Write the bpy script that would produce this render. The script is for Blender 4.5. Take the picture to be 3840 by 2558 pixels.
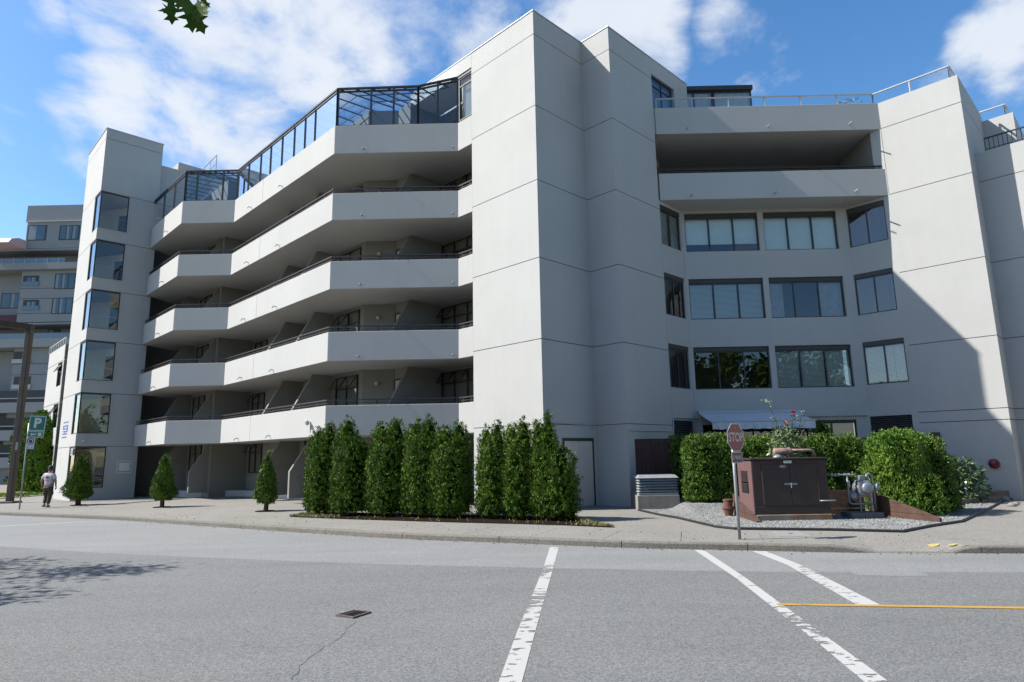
import bpy, bmesh, math, random
import numpy as np
from mathutils import Vector, Matrix

for o in list(bpy.data.objects): bpy.data.objects.remove(o)
SC = bpy.context.scene
COL = SC.collection
R = math.radians
S2 = math.sqrt(.5)

# ------------------------------------------------------------------ camera
W, H, FPX = 3840., 2558., 2397.33
EYE = 1.786                                     # eye height above the pavement (z = 0)
YAW, PITCH, ROLL = -0.0092108, 0.1769044, -0.0177711
_f = Vector((math.sin(YAW)*math.cos(PITCH), math.cos(YAW)*math.cos(PITCH), math.sin(PITCH)))
_r = Vector((math.cos(YAW), -math.sin(YAW), 0)); _u = _r.cross(_f)
CR = _r*math.cos(ROLL)+_u*math.sin(ROLL); CU = -_r*math.sin(ROLL)+_u*math.cos(ROLL); CF = _f
cam = bpy.data.cameras.new('camera'); co = bpy.data.objects.new('camera', cam); COL.objects.link(co)
m = Matrix((CR, CU, -CF)).transposed().to_4x4(); m.translation = (0, 0, EYE); co.matrix_world = m
cam.sensor_width = 36; cam.lens = FPX/W*36; cam.clip_end = 3000; cam.clip_start = .1
SC.camera = co

# ------------------------------------------------------------------ sun, sky, exposure
SUN_AZ, SUN_EL = R(2.2), R(45.5)                # light travels along +X, grazing the frontal walls
L = Vector((math.cos(SUN_AZ)*math.cos(SUN_EL), math.sin(SUN_AZ)*math.cos(SUN_EL), -math.sin(SUN_EL)))
sl = bpy.data.lights.new('sun', 'SUN'); sl.energy = 5.0; sl.angle = R(.53); sl.color = (1, .975, .925)
so = bpy.data.objects.new('sun', sl); COL.objects.link(so); so.rotation_euler = L.to_track_quat('-Z', 'Y').to_euler()
so.location = (-60, 0, 60)
SC.view_settings.view_transform = 'Standard'; SC.view_settings.look = 'None'
SC.view_settings.exposure = 0.95; SC.view_settings.gamma = 1

def pxdir(x, y):
    return (CF*FPX+CR*(x-W/2)-CU*(y-H/2))
wd = bpy.data.worlds.new('World'); SC.world = wd; wd.use_nodes = True
def sky_world():
    nt = wd.node_tree; N = nt.nodes; K = nt.links; N.clear()
    out = N.new('ShaderNodeOutputWorld'); bg = N.new('ShaderNodeBackground'); bg.inputs[1].default_value = .068
    sky = N.new('ShaderNodeTexSky'); sky.sky_type = 'NISHITA'; sky.sun_disc = False
    sky.sun_elevation = SUN_EL; sky.sun_rotation = math.atan2(-L.x, -L.y); sky.air_density = 1.0; sky.dust_density = .6; sky.ozone_density = 1.5
    tc = N.new('ShaderNodeTexCoord')
    def vm(op, a, b=None):
        n = N.new('ShaderNodeVectorMath'); n.operation = op; K.new(a, n.inputs[0])
        if b is not None:
            if isinstance(b, tuple): n.inputs[1].default_value = b
            else: K.new(b, n.inputs[1])
        return n
    def mt(op, a, b=None, c=None, clamp=False):
        n = N.new('ShaderNodeMath'); n.operation = op; n.use_clamp = clamp
        for i, q in enumerate((a, b, c)):
            if q is None: continue
            if isinstance(q, (int, float)): n.inputs[i].default_value = q
            else: K.new(q, n.inputs[i])
        return n.outputs[0]
    d = vm('NORMALIZE', tc.outputs['Generated']).outputs[0]
    sep = N.new('ShaderNodeSeparateXYZ'); K.new(d, sep.inputs[0])
    zz = mt('ADD', mt('MAXIMUM', sep.outputs[2], 0.0), .28)
    cb = N.new('ShaderNodeCombineXYZ'); K.new(mt('DIVIDE', sep.outputs[0], zz), cb.inputs[0]); K.new(mt('DIVIDE', sep.outputs[1], zz), cb.inputs[1])
    cb.inputs[2].default_value = 3.7
    n1 = N.new('ShaderNodeTexNoise'); n1.inputs['Scale'].default_value = 4.2; n1.inputs['Detail'].default_value = 10; n1.inputs['Roughness'].default_value = .58; n1.inputs['Distortion'].default_value = .25
    K.new(cb.outputs[0], n1.inputs['Vector'])
    bias = None
    for px, py, ro, wt in ((120, 20, 4, .8), (430, 40, 4.5, 1), (700, 120, 6, 1), (950, 90, 8, 1), (1180, 210, 7, 1), (1380, 120, 8, 1), (1620, 60, 7, 1), (1800, 130, 7, 1), (1280, 330, 5, .7),
                           (340, 370, 4.5, .8), (490, 370, 5.5, 1), (720, 450, 6, 1), (920, 490, 6, 1), (1040, 540, 5, .8), (620, 560, 5, .7), (2150, 50, 7, 1), (2350, 120, 6, 1), (2450, 230, 4.5, .8),
                           (2760, 130, 4.5, .8), (2880, 230, 4, .7), (3840, 100, 4.2, .8), (3670, 140, 2.6, .6), (3845, 280, 3.0, .6), (60, 560, 4, .4), (330, 560, 3.5, .6)):
        v = pxdir(px, py).normalized()
        dp = vm('DOT_PRODUCT', d, tuple(v)).outputs['Value']
        mr = N.new('ShaderNodeMapRange'); mr.interpolation_type = 'SMOOTHSTEP'
        mr.inputs['From Min'].default_value = math.cos(R(ro)); mr.inputs['From Max'].default_value = math.cos(R(ro*.12)); mr.inputs['To Max'].default_value = wt
        K.new(dp, mr.inputs['Value'])
        bias = mr.outputs[0] if bias is None else mt('MAXIMUM', bias, mr.outputs[0])
    f = mt('ADD', n1.outputs['Fac'], mt('MULTIPLY', bias, .30))
    mr = N.new('ShaderNodeMapRange'); mr.interpolation_type = 'SMOOTHSTEP'; mr.inputs['From Min'].default_value = .585; mr.inputs['From Max'].default_value = .84; mr.inputs['To Max'].default_value = .92
    K.new(f, mr.inputs['Value'])
    n2 = N.new('ShaderNodeTexNoise'); n2.inputs['Scale'].default_value = 3.1; n2.inputs['Detail'].default_value = 6; K.new(cb.outputs[0], n2.inputs['Vector'])
    cr = N.new('ShaderNodeMix'); cr.data_type = 'RGBA'; cr.inputs[6].default_value = (5.6, 6.2, 7.1, 1); cr.inputs[7].default_value = (7.6, 7.7, 7.8, 1); K.new(n2.outputs['Fac'], cr.inputs[0])
    # thin veil towards the horizon comes from the sky model itself
    mix = N.new('ShaderNodeMix'); mix.data_type = 'RGBA'; hs = N.new('ShaderNodeHueSaturation'); hs.inputs['Saturation'].default_value = 1.28; hs.inputs['Value'].default_value = 1.62; K.new(sky.outputs[0], hs.inputs['Color']); K.new(mr.outputs[0], mix.inputs[0]); K.new(hs.outputs[0], mix.inputs[6]); K.new(cr.outputs[2], mix.inputs[7])
    K.new(mix.outputs[2], bg.inputs[0]); K.new(bg.outputs[0], out.inputs[0])
sky_world()

# ------------------------------------------------------------------ pixel -> place helpers (pixels of the 3840 x 2558 photograph; distance from the plane touched)
def ray(x, y):
    d = pxdir(x, y); k = math.hypot(d.x, d.y); return d/k
def gz(x): return .0063*min(x, 0)               # the ground falls a little towards the left
def gp(x, y, dz=0):
    d = ray(x, y); z = -EYE+dz
    for _ in range(20):
        t = z/d.z; z = -EYE+dz+gz(d.x*t)
    return Vector((d.x*t, d.y*t, d.z*t+EYE))
def onA(x, y, s): d = ray(x, y); p = d*(s/(d.x+d.y)); p.z += EYE; return p
def onB(x, y, c): d = ray(x, y); p = d*(c/(d.x-d.y)); p.z += EYE; return p
def onD(x, y, Y): d = ray(x, y); p = d*(Y/d.y); p.z += EYE; return p
def crop(ox, oy, k): return lambda x, y: (ox+x/k, oy+y/k)
c0 = crop(0, 1900, 1.8108); c1 = crop(1200, 1900, 1.8108); c2 = crop(2440, 1900, 1.6814); c5 = crop(960, 1400, 1.8108)
Rb = crop(2340, 1450, 2.4125); R3 = crop(3040, 1500, 2.614); R2 = crop(0, 1200, 1.9604); Rz = crop(0, 1450, 3.136)
q5 = crop(500, 200, 1.8108); q9 = crop(500, 900, 1.8108); g7 = crop(0, 700, 2.0914)

# ------------------------------------------------------------------ materials
MAT = {}
ALB = .62                                        # the place is exposed bright: real surfaces are this much darker than they look
LEAFY = ('cedar', 'cedar_core', 'cedar_light', 'cedar_right', 'leaf_dark', 'leaf_rose', 'leaf_oak', 'grass', 'pebble')
def mat(name, col, rough=.8, var=.06, nscale=3., bump=0., bscale=60., metal=0., spec=.5, detail=4, emis=None, col2=None, island=0., coord='Object', streak=0.):
    if name not in LEAFY:
        col = tuple(c*ALB for c in col); col2 = tuple(c*ALB for c in col2) if col2 else None
    m = bpy.data.materials.new(name); m.use_nodes = True; nt = m.node_tree; N = nt.nodes; K = nt.links
    b = N['Principled BSDF']; b.inputs['Roughness'].default_value = rough; b.inputs['Metallic'].default_value = metal
    b.inputs['Specular IOR Level'].default_value = spec
    tc = N.new('ShaderNodeTexCoord'); src = tc.outputs[coord]
    if coord == 'World':
        pass
    n = N.new('ShaderNodeTexNoise'); n.inputs['Scale'].default_value = nscale; n.inputs['Detail'].default_value = detail; n.inputs['Roughness'].default_value = .6
    K.new(src, n.inputs['Vector'])
    mx = N.new('ShaderNodeMix'); mx.data_type = 'RGBA'
    lo = tuple(c*(1-var) for c in col)+(1,) if col2 is None else tuple(col)+(1,)
    hi = tuple(min(1, c*(1+var)) for c in col)+(1,) if col2 is None else tuple(col2)+(1,)
    mx.inputs[6].default_value = lo; mx.inputs[7].default_value = hi
    rmp = N.new('ShaderNodeMapRange'); rmp.inputs['From Min'].default_value = .3; rmp.inputs['From Max'].default_value = .7
    K.new(n.outputs['Fac'], rmp.inputs['Value']); K.new(rmp.outputs[0], mx.inputs[0]); last = mx.outputs[2]
    if streak:
        mp = N.new('ShaderNodeMapping'); mp.inputs['Scale'].default_value = (2.2, 2.2, .12); K.new(src, mp.inputs[0])
        n3 = N.new('ShaderNodeTexNoise'); n3.inputs['Scale'].default_value = 2.; n3.inputs['Detail'].default_value = 5; K.new(mp.outputs[0], n3.inputs['Vector'])
        r3 = N.new('ShaderNodeMapRange'); r3.inputs['From Min'].default_value = .35; r3.inputs['From Max'].default_value = .75; r3.inputs['To Min'].default_value = 1.; r3.inputs['To Max'].default_value = 1-streak
        K.new(n3.outputs['Fac'], r3.inputs['Value'])
        ms = N.new('ShaderNodeMix'); ms.data_type = 'RGBA'; ms.blend_type = 'MULTIPLY'; ms.inputs[0].default_value = 1
        K.new(last, ms.inputs[6]); K.new(r3.outputs[0], ms.inputs[7]); last = ms.outputs[2]
    if island:
        g = N.new('ShaderNodeNewGeometry'); r4 = N.new('ShaderNodeMapRange'); r4.inputs['To Min'].default_value = 1-island; r4.inputs['To Max'].default_value = 1+island
        K.new(g.outputs['Random Per Island'], r4.inputs['Value'])
        ms = N.new('ShaderNodeMix'); ms.data_type = 'RGBA'; ms.blend_type = 'MULTIPLY'; ms.inputs[0].default_value = 1
        K.new(last, ms.inputs[6]); K.new(r4.outputs[0], ms.inputs[7]); last = ms.outputs[2]
    K.new(last, b.inputs['Base Color'])
    if bump:
        n2 = N.new('ShaderNodeTexNoise'); n2.inputs['Scale'].default_value = bscale; n2.inputs['Detail'].default_value = 4; K.new(src, n2.inputs['Vector'])
        bp = N.new('ShaderNodeBump'); bp.inputs['Strength'].default_value = bump; bp.inputs['Distance'].default_value = .02; K.new(n2.outputs['Fac'], bp.inputs['Height']); K.new(bp.outputs[0], b.inputs['Normal'])
    MAT[name] = m; return m
def glow_mat(name, col, k):
    m = bpy.data.materials.new(name); m.use_nodes = True; b = m.node_tree.nodes['Principled BSDF']; b.inputs['Base Color'].default_value = col+(1,)
    b.inputs['Emission Color'].default_value = col+(1,); b.inputs['Emission Strength'].default_value = k; MAT[name] = m; return m
def glass_mat(name, tint, refl=.10, rough=.01, k=1.4):
    m = bpy.data.materials.new(name); m.use_nodes = True; nt = m.node_tree; N = nt.nodes; K = nt.links; N.clear()
    out = N.new('ShaderNodeOutputMaterial'); t = N.new('ShaderNodeBsdfTransparent'); t.inputs[0].default_value = tint+(1,)
    g = N.new('ShaderNodeBsdfGlossy'); g.inputs['Roughness'].default_value = rough; g.inputs[0].default_value = (.92, .96, 1, 1)
    fr = N.new('ShaderNodeFresnel'); fr.inputs[0].default_value = 1.52
    ad = N.new('ShaderNodeMath'); ad.operation = 'MULTIPLY_ADD'; ad.use_clamp = True; ad.inputs[1].default_value = k; ad.inputs[2].default_value = refl; K.new(fr.outputs[0], ad.inputs[0])
    nz = N.new('ShaderNodeTexNoise'); nz.inputs['Scale'].default_value = 1.3; tc = N.new('ShaderNodeTexCoord'); K.new(tc.outputs['Object'], nz.inputs['Vector'])
    bp = N.new('ShaderNodeBump'); bp.inputs['Strength'].default_value = .03; bp.inputs['Distance'].default_value = .05; K.new(nz.outputs['Fac'], bp.inputs['Height']); K.new(bp.outputs[0], g.inputs['Normal'])
    mx = N.new('ShaderNodeMixShader'); K.new(ad.outputs[0], mx.inputs[0]); K.new(t.outputs[0], mx.inputs[1]); K.new(g.outputs[0], mx.inputs[2]); K.new(mx.outputs[0], out.inputs[0])
    MAT[name] = m; return m
def paint_mat(name, col, wear=.5, scale=3., uaxis=None):
    """worn road paint: the paint is missing where noise says so"""
    m = bpy.data.materials.new(name); m.use_nodes = True; nt = m.node_tree; N = nt.nodes; K = nt.links
    b = N['Principled BSDF']; b.inputs['Roughness'].default_value = .75
    tc = N.new('ShaderNodeTexCoord')
    n = N.new('ShaderNodeTexNoise'); n.inputs['Scale'].default_value = 40; n.inputs['Detail'].default_value = 3; K.new(tc.outputs['Object'], n.inputs['Vector'])
    mx = N.new('ShaderNodeMix'); mx.data_type = 'RGBA'; mx.inputs[6].default_value = tuple(c*.9 for c in col)+(1,); mx.inputs[7].default_value = tuple(col)+(1,); K.new(n.outputs['Fac'], mx.inputs[0]); K.new(mx.outputs[2], b.inputs['Base Color'])
    mp = N.new('ShaderNodeMapping'); mp.inputs['Scale'].default_value = (5.5, 11, 1); K.new(tc.outputs['Object'], mp.inputs[0])
    n2 = N.new('ShaderNodeTexNoise'); n2.inputs['Scale'].default_value = 1.; n2.inputs['Detail'].default_value = 5; n2.inputs['Roughness'].default_value = .65; K.new(mp.outputs[0], n2.inputs['Vector'])
    n3 = N.new('ShaderNodeTexNoise'); n3.inputs['Scale'].default_value = .42; n3.inputs['Detail'].default_value = 1; K.new(tc.outputs['Object'], n3.inputs['Vector'])
    ad = N.new('ShaderNodeMath'); ad.operation = 'MULTIPLY_ADD'; ad.inputs[1].default_value = 1.1; K.new(n3.outputs['Fac'], ad.inputs[0]); K.new(n2.outputs['Fac'], ad.inputs[2])
    mr = N.new('ShaderNodeMapRange'); mr.inputs['From Min'].default_value = 1.26-wear*.5; mr.inputs['From Max'].default_value = 1.29-wear*.5; K.new(ad.outputs[0], mr.inputs['Value'])
    t = N.new('ShaderNodeBsdfTransparent'); ms = N.new('ShaderNodeMixShader'); K.new(mr.outputs[0], ms.inputs[0]); K.new(b.outputs[0], ms.inputs[1]); K.new(t.outputs[0], ms.inputs[2])
    K.new(ms.outputs[0], N['Material Output'].inputs[0]); MAT[name] = m; return m
def speckle_mat(name, col, amp=.35, scale=90, patch=.08, pscale=.35, bump=.35, rough=.9, tint=None, wear=0.):
    """stone-in-binder surfaces: asphalt and exposed aggregate"""
    m = bpy.data.materials.new(name); m.use_nodes = True; nt = m.node_tree; N = nt.nodes; K = nt.links
    b = N['Principled BSDF']; b.inputs['Roughness'].default_value = rough; b.inputs['Specular IOR Level'].default_value = .3
    g = N.new('ShaderNodeNewGeometry'); P = g.outputs['Position']
    v = N.new('ShaderNodeTexVoronoi'); v.inputs['Scale'].default_value = scale; K.new(P, v.inputs['Vector'])
    n = N.new('ShaderNodeTexNoise'); n.inputs['Scale'].default_value = pscale; n.inputs['Detail'].default_value = 6; n.inputs['Roughness'].default_value = .65; K.new(P, n.inputs['Vector'])
    n4 = N.new('ShaderNodeTexNoise'); n4.inputs['Scale'].default_value = 52; n4.inputs['Detail'].default_value = 4; n4.inputs['Roughness'].default_value = .7; K.new(P, n4.inputs['Vector'])
    sp = N.new('ShaderNodeSeparateColor'); K.new(v.outputs['Color'], sp.inputs[0])
    a = N.new('ShaderNodeMapRange'); a.inputs['To Min'].default_value = 1-amp; a.inputs['To Max'].default_value = 1+amp; K.new(sp.outputs[0], a.inputs['Value'])
    c = N.new('ShaderNodeMapRange'); c.inputs['From Min'].default_value = .3; c.inputs['From Max'].default_value = .7; c.inputs['To Min'].default_value = 1-patch; c.inputs['To Max'].default_value = 1+patch; K.new(n.outputs['Fac'], c.inputs['Value'])
    d = N.new('ShaderNodeMapRange'); d.inputs['From Min'].default_value = .3; d.inputs['From Max'].default_value = .7; d.inputs['To Min'].default_value = 1-amp*.3; d.inputs['To Max'].default_value = 1+amp*.3; K.new(n4.outputs['Fac'], d.inputs['Value'])
    m1 = N.new('ShaderNodeMath'); m1.operation = 'MULTIPLY'; K.new(a.outputs[0], m1.inputs[0]); K.new(c.outputs[0], m1.inputs[1])
    m2 = N.new('ShaderNodeMath'); m2.operation = 'MULTIPLY'; K.new(m1.outputs[0], m2.inputs[0]); K.new(d.outputs[0], m2.inputs[1])
    if wear:
        mp = N.new('ShaderNodeMapping'); mp.inputs['Scale'].default_value = (.16, 1.5, 1); mp.inputs['Rotation'].default_value = (0, 0, .12); K.new(P, mp.inputs[0])
        n5 = N.new('ShaderNodeTexNoise'); n5.inputs['Scale'].default_value = 1.; n5.inputs['Detail'].default_value = 5; K.new(mp.outputs[0], n5.inputs['Vector'])
        w5 = N.new('ShaderNodeMapRange'); w5.inputs['From Min'].default_value = .3; w5.inputs['From Max'].default_value = .7; w5.inputs['To Min'].default_value = 1-wear; w5.inputs['To Max'].default_value = 1+wear; K.new(n5.outputs['Fac'], w5.inputs['Value'])
        m6 = N.new('ShaderNodeMath'); m6.operation = 'MULTIPLY'; K.new(m2.outputs[0], m6.inputs[0]); K.new(w5.outputs[0], m6.inputs[1]); m2 = m6
    mx = N.new('ShaderNodeMix'); mx.data_type = 'RGBA'; mx.blend_type = 'MULTIPLY'; mx.inputs[0].default_value = 1; mx.inputs[6].default_value = tuple(col)+(1,); K.new(m2.outputs[0], mx.inputs[7])
    K.new(mx.outputs[2], b.inputs['Base Color'])
    bp = N.new('ShaderNodeBump'); bp.inputs['Strength'].default_value = bump; bp.inputs['Distance'].default_value = .006; K.new(v.outputs['Distance'], bp.inputs['Height']); K.new(bp.outputs[0], b.inputs['Normal'])
    MAT[name] = m; return m

mat('stucco', (.602, .590, .556), .88, .04, .45, .4, 45, detail=7, streak=.025)
mat('stucco_far', (.37, .385, .39), .9, .04, .5)
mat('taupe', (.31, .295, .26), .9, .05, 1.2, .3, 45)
mat('groove', (.12, .12, .12), .9)
mat('interior', (1.3, 1.2, .95), .9, .05)
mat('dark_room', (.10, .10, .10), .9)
mat('brick_inner', (.085, .08, .07), .9, .3, 9)
mat('frame', (.028, .026, .026), .5, .1)
mat('frame_bay', (.05, .046, .043), .5, .1)
mat('rail_brown', (.06, .04, .038), .45, .1)
mat('rail_black', (.02, .02, .022), .45)
mat('rail_white', (.6, .58, .56), .4)
mat('frame_silver', (.45, .46, .47), .35, metal=.6)
mat('blind', (1.2, 1.27, 1.2), .7, .04, 6)
mat('blind_slat', (1.1, 1.15, 1.13), .6, .05, 30)
mat('sheer', (.95, .98, 1.0), .9, .08, 5)
mat('curtain', (.62, .61, .68), .9, .1, 5)
mat('door_beige', (.74, .655, .56), .6, .05, 2)
mat('door_dark', (.06, .055, .05), .6)
mat('lamp_glass', (.7, .6, .4), .4)
mat('louver', (.10, .105, .11), .5)
mat('awning', (.82, .84, .88), .8, .05, 1.5, .1, 30)
mat('white_paint_metal', (.62, .63, .64), .4)
mat('concrete', (.33, .315, .28), .92, .16, 3, .5, 40, streak=.2)
mat('concrete_dark', (.16, .16, .15), .92, .2, 4, .4, 40)
mat('plinth', (.62, .62, .6), .85, .04, 2)
speckle_mat('asphalt', (.128, .128, .123), .38, 75, .06, .22, .4, wear=.05)
speckle_mat('asphalt_light', (.168, .168, .162), .30, 75, .05, .3, .3, wear=.07)
speckle_mat('aggregate', (.182, .170, .150), .3, 55, .08, .5, .35)
speckle_mat('kerb_stone', (.14, .128, .108), .34, 60, .1, .9, .4)
mat('crack', (.10, .10, .10), .95)
paint_mat('paint_white', (.35, .345, .325), .34)
paint_mat('paint_white_clean', (.36, .355, .335), .12)
paint_mat('paint_yellow', (.36, .205, .03), .06)
mat('paint_spot', (.52, .42, .13), .8, .2, 20)
mat('soil', (.028, .021, .015), 1., .3, 8, .6, 30, spec=0.)
mat('grass', (.10, .13, .03), .8, .5, 3, col2=(.26, .19, .08), island=.3)
mat('litter', (.16, .11, .06), .9, .4, 4)
mat('gravel_base', (.26, .26, .25), .95, .2, 20, .5, 60)
mat('pebble', (.17, .17, .163), .85, .15, 2, island=.45)
mat('edging', (.018, .018, .018), .6)
mat('bark', (.09, .065, .045), .95, .3, 12, .8, 25)
mat('cedar', (.023, .064, .005), .65, .3, 2.3, island=.5, col2=(.105, .172, .012), spec=.3)
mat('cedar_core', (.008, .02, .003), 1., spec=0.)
mat('cedar_light', (.045, .105, .009), .65, .3, 2.3, island=.45, col2=(.135, .225, .022), spec=.3)
mat('cedar_right', (.030, .076, .007), .65, .3, 2.6, island=.5, col2=(.11, .185, .02), spec=.3)
mat('leaf_dark', (.030, .065, .022), .4, .3, 4, island=.4, col2=(.07, .12, .045))
mat('leaf_rose', (.07, .11, .04), .5, .3, 4, island=.35, col2=(.17, .21, .09))
mat('leaf_oak', (.035, .085, .012), .75, .3, 4, island=.35, col2=(.09, .15, .02), spec=.15)
mat('petal_red', (.75, .03, .12), .6)
mat('petal_peach', (.7, .32, .15), .6)
mat('timber', (.12, .058, .038), .85, .3, 5, .6, 30, streak=.3)
mat('timber_grey', (.24, .18, .13), .9, .25, 5, .6, 30)
mat('fence_wood', (.085, .035, .025), .85, .25, 3, .3, 30, streak=.3)
mat('gen_brown', (.058, .036, .034), .5, .15, 2.5, spec=.4, streak=.1)
mat('gen_pink', (.20, .105, .105), .6, .12, 2.5, streak=.15)  # paler, pinker brown for the cabinet's left side
mat('gen_dark', (.035, .024, .024), .6)
mat('metal_grey', (.29, .31, .345), .45, .12, 6, metal=.25)
mat('metal_bright', (.40, .42, .45), .35, .1, 6, metal=.5)
mat('rust', (.40, .36, .33), .6, .2, 5, col2=(.28, .11, .045))
mat('rust_pad', (.36, .33, .28), .9, .2, 1.6, col2=(.30, .15, .06), streak=.2)
mat('terracotta', (.19, .075, .05), .85, .2, 6)
mat('vent_metal', (.40, .42, .44), .5, .08, 4, metal=.1)
mat('sign_red', (.36, .045, .035), .45, .2, 9)
mat('sign_dark_red', (.20, .025, .02), .45, .2, 9)
mat('sign_white', (.68, .66, .60), .5, .06, 9)
mat('sign_green', (.006, .19, .12), .45)
mat('sign_border', (.5, .6, .56), .5)
mat('sign_letter', (.75, .80, .72), .5)
mat('sign_plate', (.6, .66, .74), .5)
mat('sign_ring', (.28, .04, .06), .5)
mat('sign_black', (.02, .02, .02), .5)
mat('galv', (.42, .43, .44), .45, .15, 8, metal=.35)
mat('post_brown', (.075, .048, .03), .6, .2, 3)
mat('skin', (.42, .22, .15), .6)
mat('shirt', (.70, .70, .76), .85)
mat('trousers', (.085, .07, .048), .9, .25, 9)
mat('shoe', (.25, .25, .25), .6)
mat('cap', (.05, .042, .035), .8)
mat('maple_red', (.5, .03, .05), .7)
mat('blue_letter', (.06, .10, .52), .5)
mat('blue_grey', (.20, .22, .34), .5)
mat('plaque', (.95, .95, .90), .6, .05)
mat('red_cap', (.28, .02, .03), .45)
mat('pink_roof', (.95, .68, .70), .6, .06)
mat('maroon', (.12, .03, .06), .7)
mat('far_glass', (.10, .17, .24), .12, .2, .4)
mat('far_curtain', (.3, .36, .40), .6)
mat('glass_rail', (.16, .24, .32), .15)
mat('drain_rust', (.17, .125, .12), .7, .3, 20)
mat('cover_metal', (.36, .345, .34), .6, .05, 3)
glow_mat('fill_glow', (1., .90, .72), 14.)  # glow of the unseen globes added to brighten the stair lobbies
glass_mat('glass_clear', (.9, .93, .93), .015)
glass_mat('glass_sun', (.60, .70, .80), .02, k=.75)
glass_mat('glass_bay', (.88, .90, .87), .045, k=1.1)
glass_mat('glass_roof', (.9, .93, .95), .03)

# ------------------------------------------------------------------ mesh builder (world coordinates; build() makes them local to the parent)
def worg(o):
    v = Vector((0, 0, 0))
    while o is not None: v += o.location; o = o.parent
    return v
class MB:
    def __init__(s): s.v = []; s.f = []
    def add(s, vs, fs):
        n = len(s.v); s.v += [tuple(p) for p in vs]; s.f += [tuple(n+i for i in f) for f in fs]; return s
    def hexa(s, p): return s.add(p, [(3, 2, 1, 0), (4, 5, 6, 7), (0, 1, 5, 4), (1, 2, 6, 5), (2, 3, 7, 6), (3, 0, 4, 7)])
    def box(s, a, b):
        (x0, y0, z0), (x1, y1, z1) = a, b
        return s.hexa([(x0, y0, z0), (x1, y0, z0), (x1, y1, z0), (x0, y1, z0), (x0, y0, z1), (x1, y0, z1), (x1, y1, z1), (x0, y1, z1)])
    def obox(s, c, u, v, w):
        c, u, v, w = map(Vector, (c, u, v, w))
        return s.hexa([c-u-v-w, c+u-v-w, c+u+v-w, c-u+v-w, c-u-v+w, c+u-v+w, c+u+v+w, c-u+v+w])
    def prism(s, poly, z0, z1):
        n = len(poly)
        ar = sum(poly[i][0]*poly[(i+1) % n][1]-poly[(i+1) % n][0]*poly[i][1] for i in range(n))
        if ar < 0: poly = poly[::-1]
        zz0 = z0 if callable(z0) else (lambda x, y: z0); zz1 = z1 if callable(z1) else (lambda x, y: z1)
        vs = [(p[0], p[1], zz0(p[0], p[1])) for p in poly]+[(p[0], p[1], zz1(p[0], p[1])) for p in poly]
        return s.add(vs, [tuple(range(n-1, -1, -1)), tuple(range(n, 2*n))]+[(i, (i+1) % n, n+(i+1) % n, n+i) for i in range(n)])
    def sheet(s, poly, z):
        zz = z if callable(z) else (lambda x, y: z)
        return s.add([(p[0], p[1], zz(p[0], p[1])) for p in poly], [tuple(range(len(poly)))])
    def tube(s, pts, r, n=8, cap=True):
        pts = [Vector(p) for p in pts]; k = len(pts); rr = r if isinstance(r, (list, tuple)) else [r]*k
        base = len(s.v); up = None
        for i, p in enumerate(pts):
            t = (pts[min(i+1, k-1)]-pts[max(i-1, 0)]).normalized()
            if up is None:
                up = Vector((0, 0, 1)) if abs(t.z) < .9 else Vector((0, 1, 0))
            a = t.cross(up).normalized(); b = a.cross(t).normalized(); up = b
            for j in range(n):
                w = 2*math.pi*(j+.5)/n; s.v.append(tuple(p+(a*math.cos(w)+b*math.sin(w))*rr[i]))
        for i in range(k-1):
            for j in range(n):
                a0 = base+i*n+j; a1 = base+i*n+(j+1) % n; s.f.append((a0, a1, a1+n, a0+n))
        if cap: s.f.append(tuple(base+j for j in range(n-1, -1, -1))); s.f.append(tuple(base+(k-1)*n+j for j in range(n)))
        return s
    def lathe(s, c, prof, n=16, axis=(0, 0, 1)):
        ax = Vector(axis).normalized(); t = Vector((1, 0, 0)) if abs(ax.x) < .9 else Vector((0, 1, 0)); a = ax.cross(t).normalized(); b = ax.cross(a); c = Vector(c)
        base = len(s.v)
        for r, z in prof:
            for j in range(n):
                w = 2*math.pi*j/n; s.v.append(tuple(c+ax*z+(a*math.cos(w)+b*math.sin(w))*r))
        for i in range(len(prof)-1):
            for j in range(n):
                a0 = base+i*n+j; a1 = base+i*n+(j+1) % n; s.f.append((a0, a1, a1+n, a0+n))
        s.f.append(tuple(base+j for j in range(n-1, -1, -1))); s.f.append(tuple(base+(len(prof)-1)*n+j for j in range(n)))
        return s
    def build(s, name, m, parent=None, smooth=False, origin=None, bevel=0):
        me = bpy.data.meshes.new(name); org = worg(parent) if parent else Vector(origin or (0, 0, 0))
        me.from_pydata([(x-org.x, y-org.y, z-org.z) for x, y, z in s.v], [], s.f)
        me.materials.append(MAT[m]); me.update()
        if smooth: me.polygons.foreach_set('use_smooth', [True]*len(me.polygons))
        o = bpy.data.objects.new(name, me); COL.objects.link(o)
        if parent: o.parent = parent
        else: o.location = org
        if bevel:
            bm = o.modifiers.new('bevel', 'BEVEL'); bm.width = bevel; bm.segments = 2; bm.limit_method = 'ANGLE'
        return o
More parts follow.
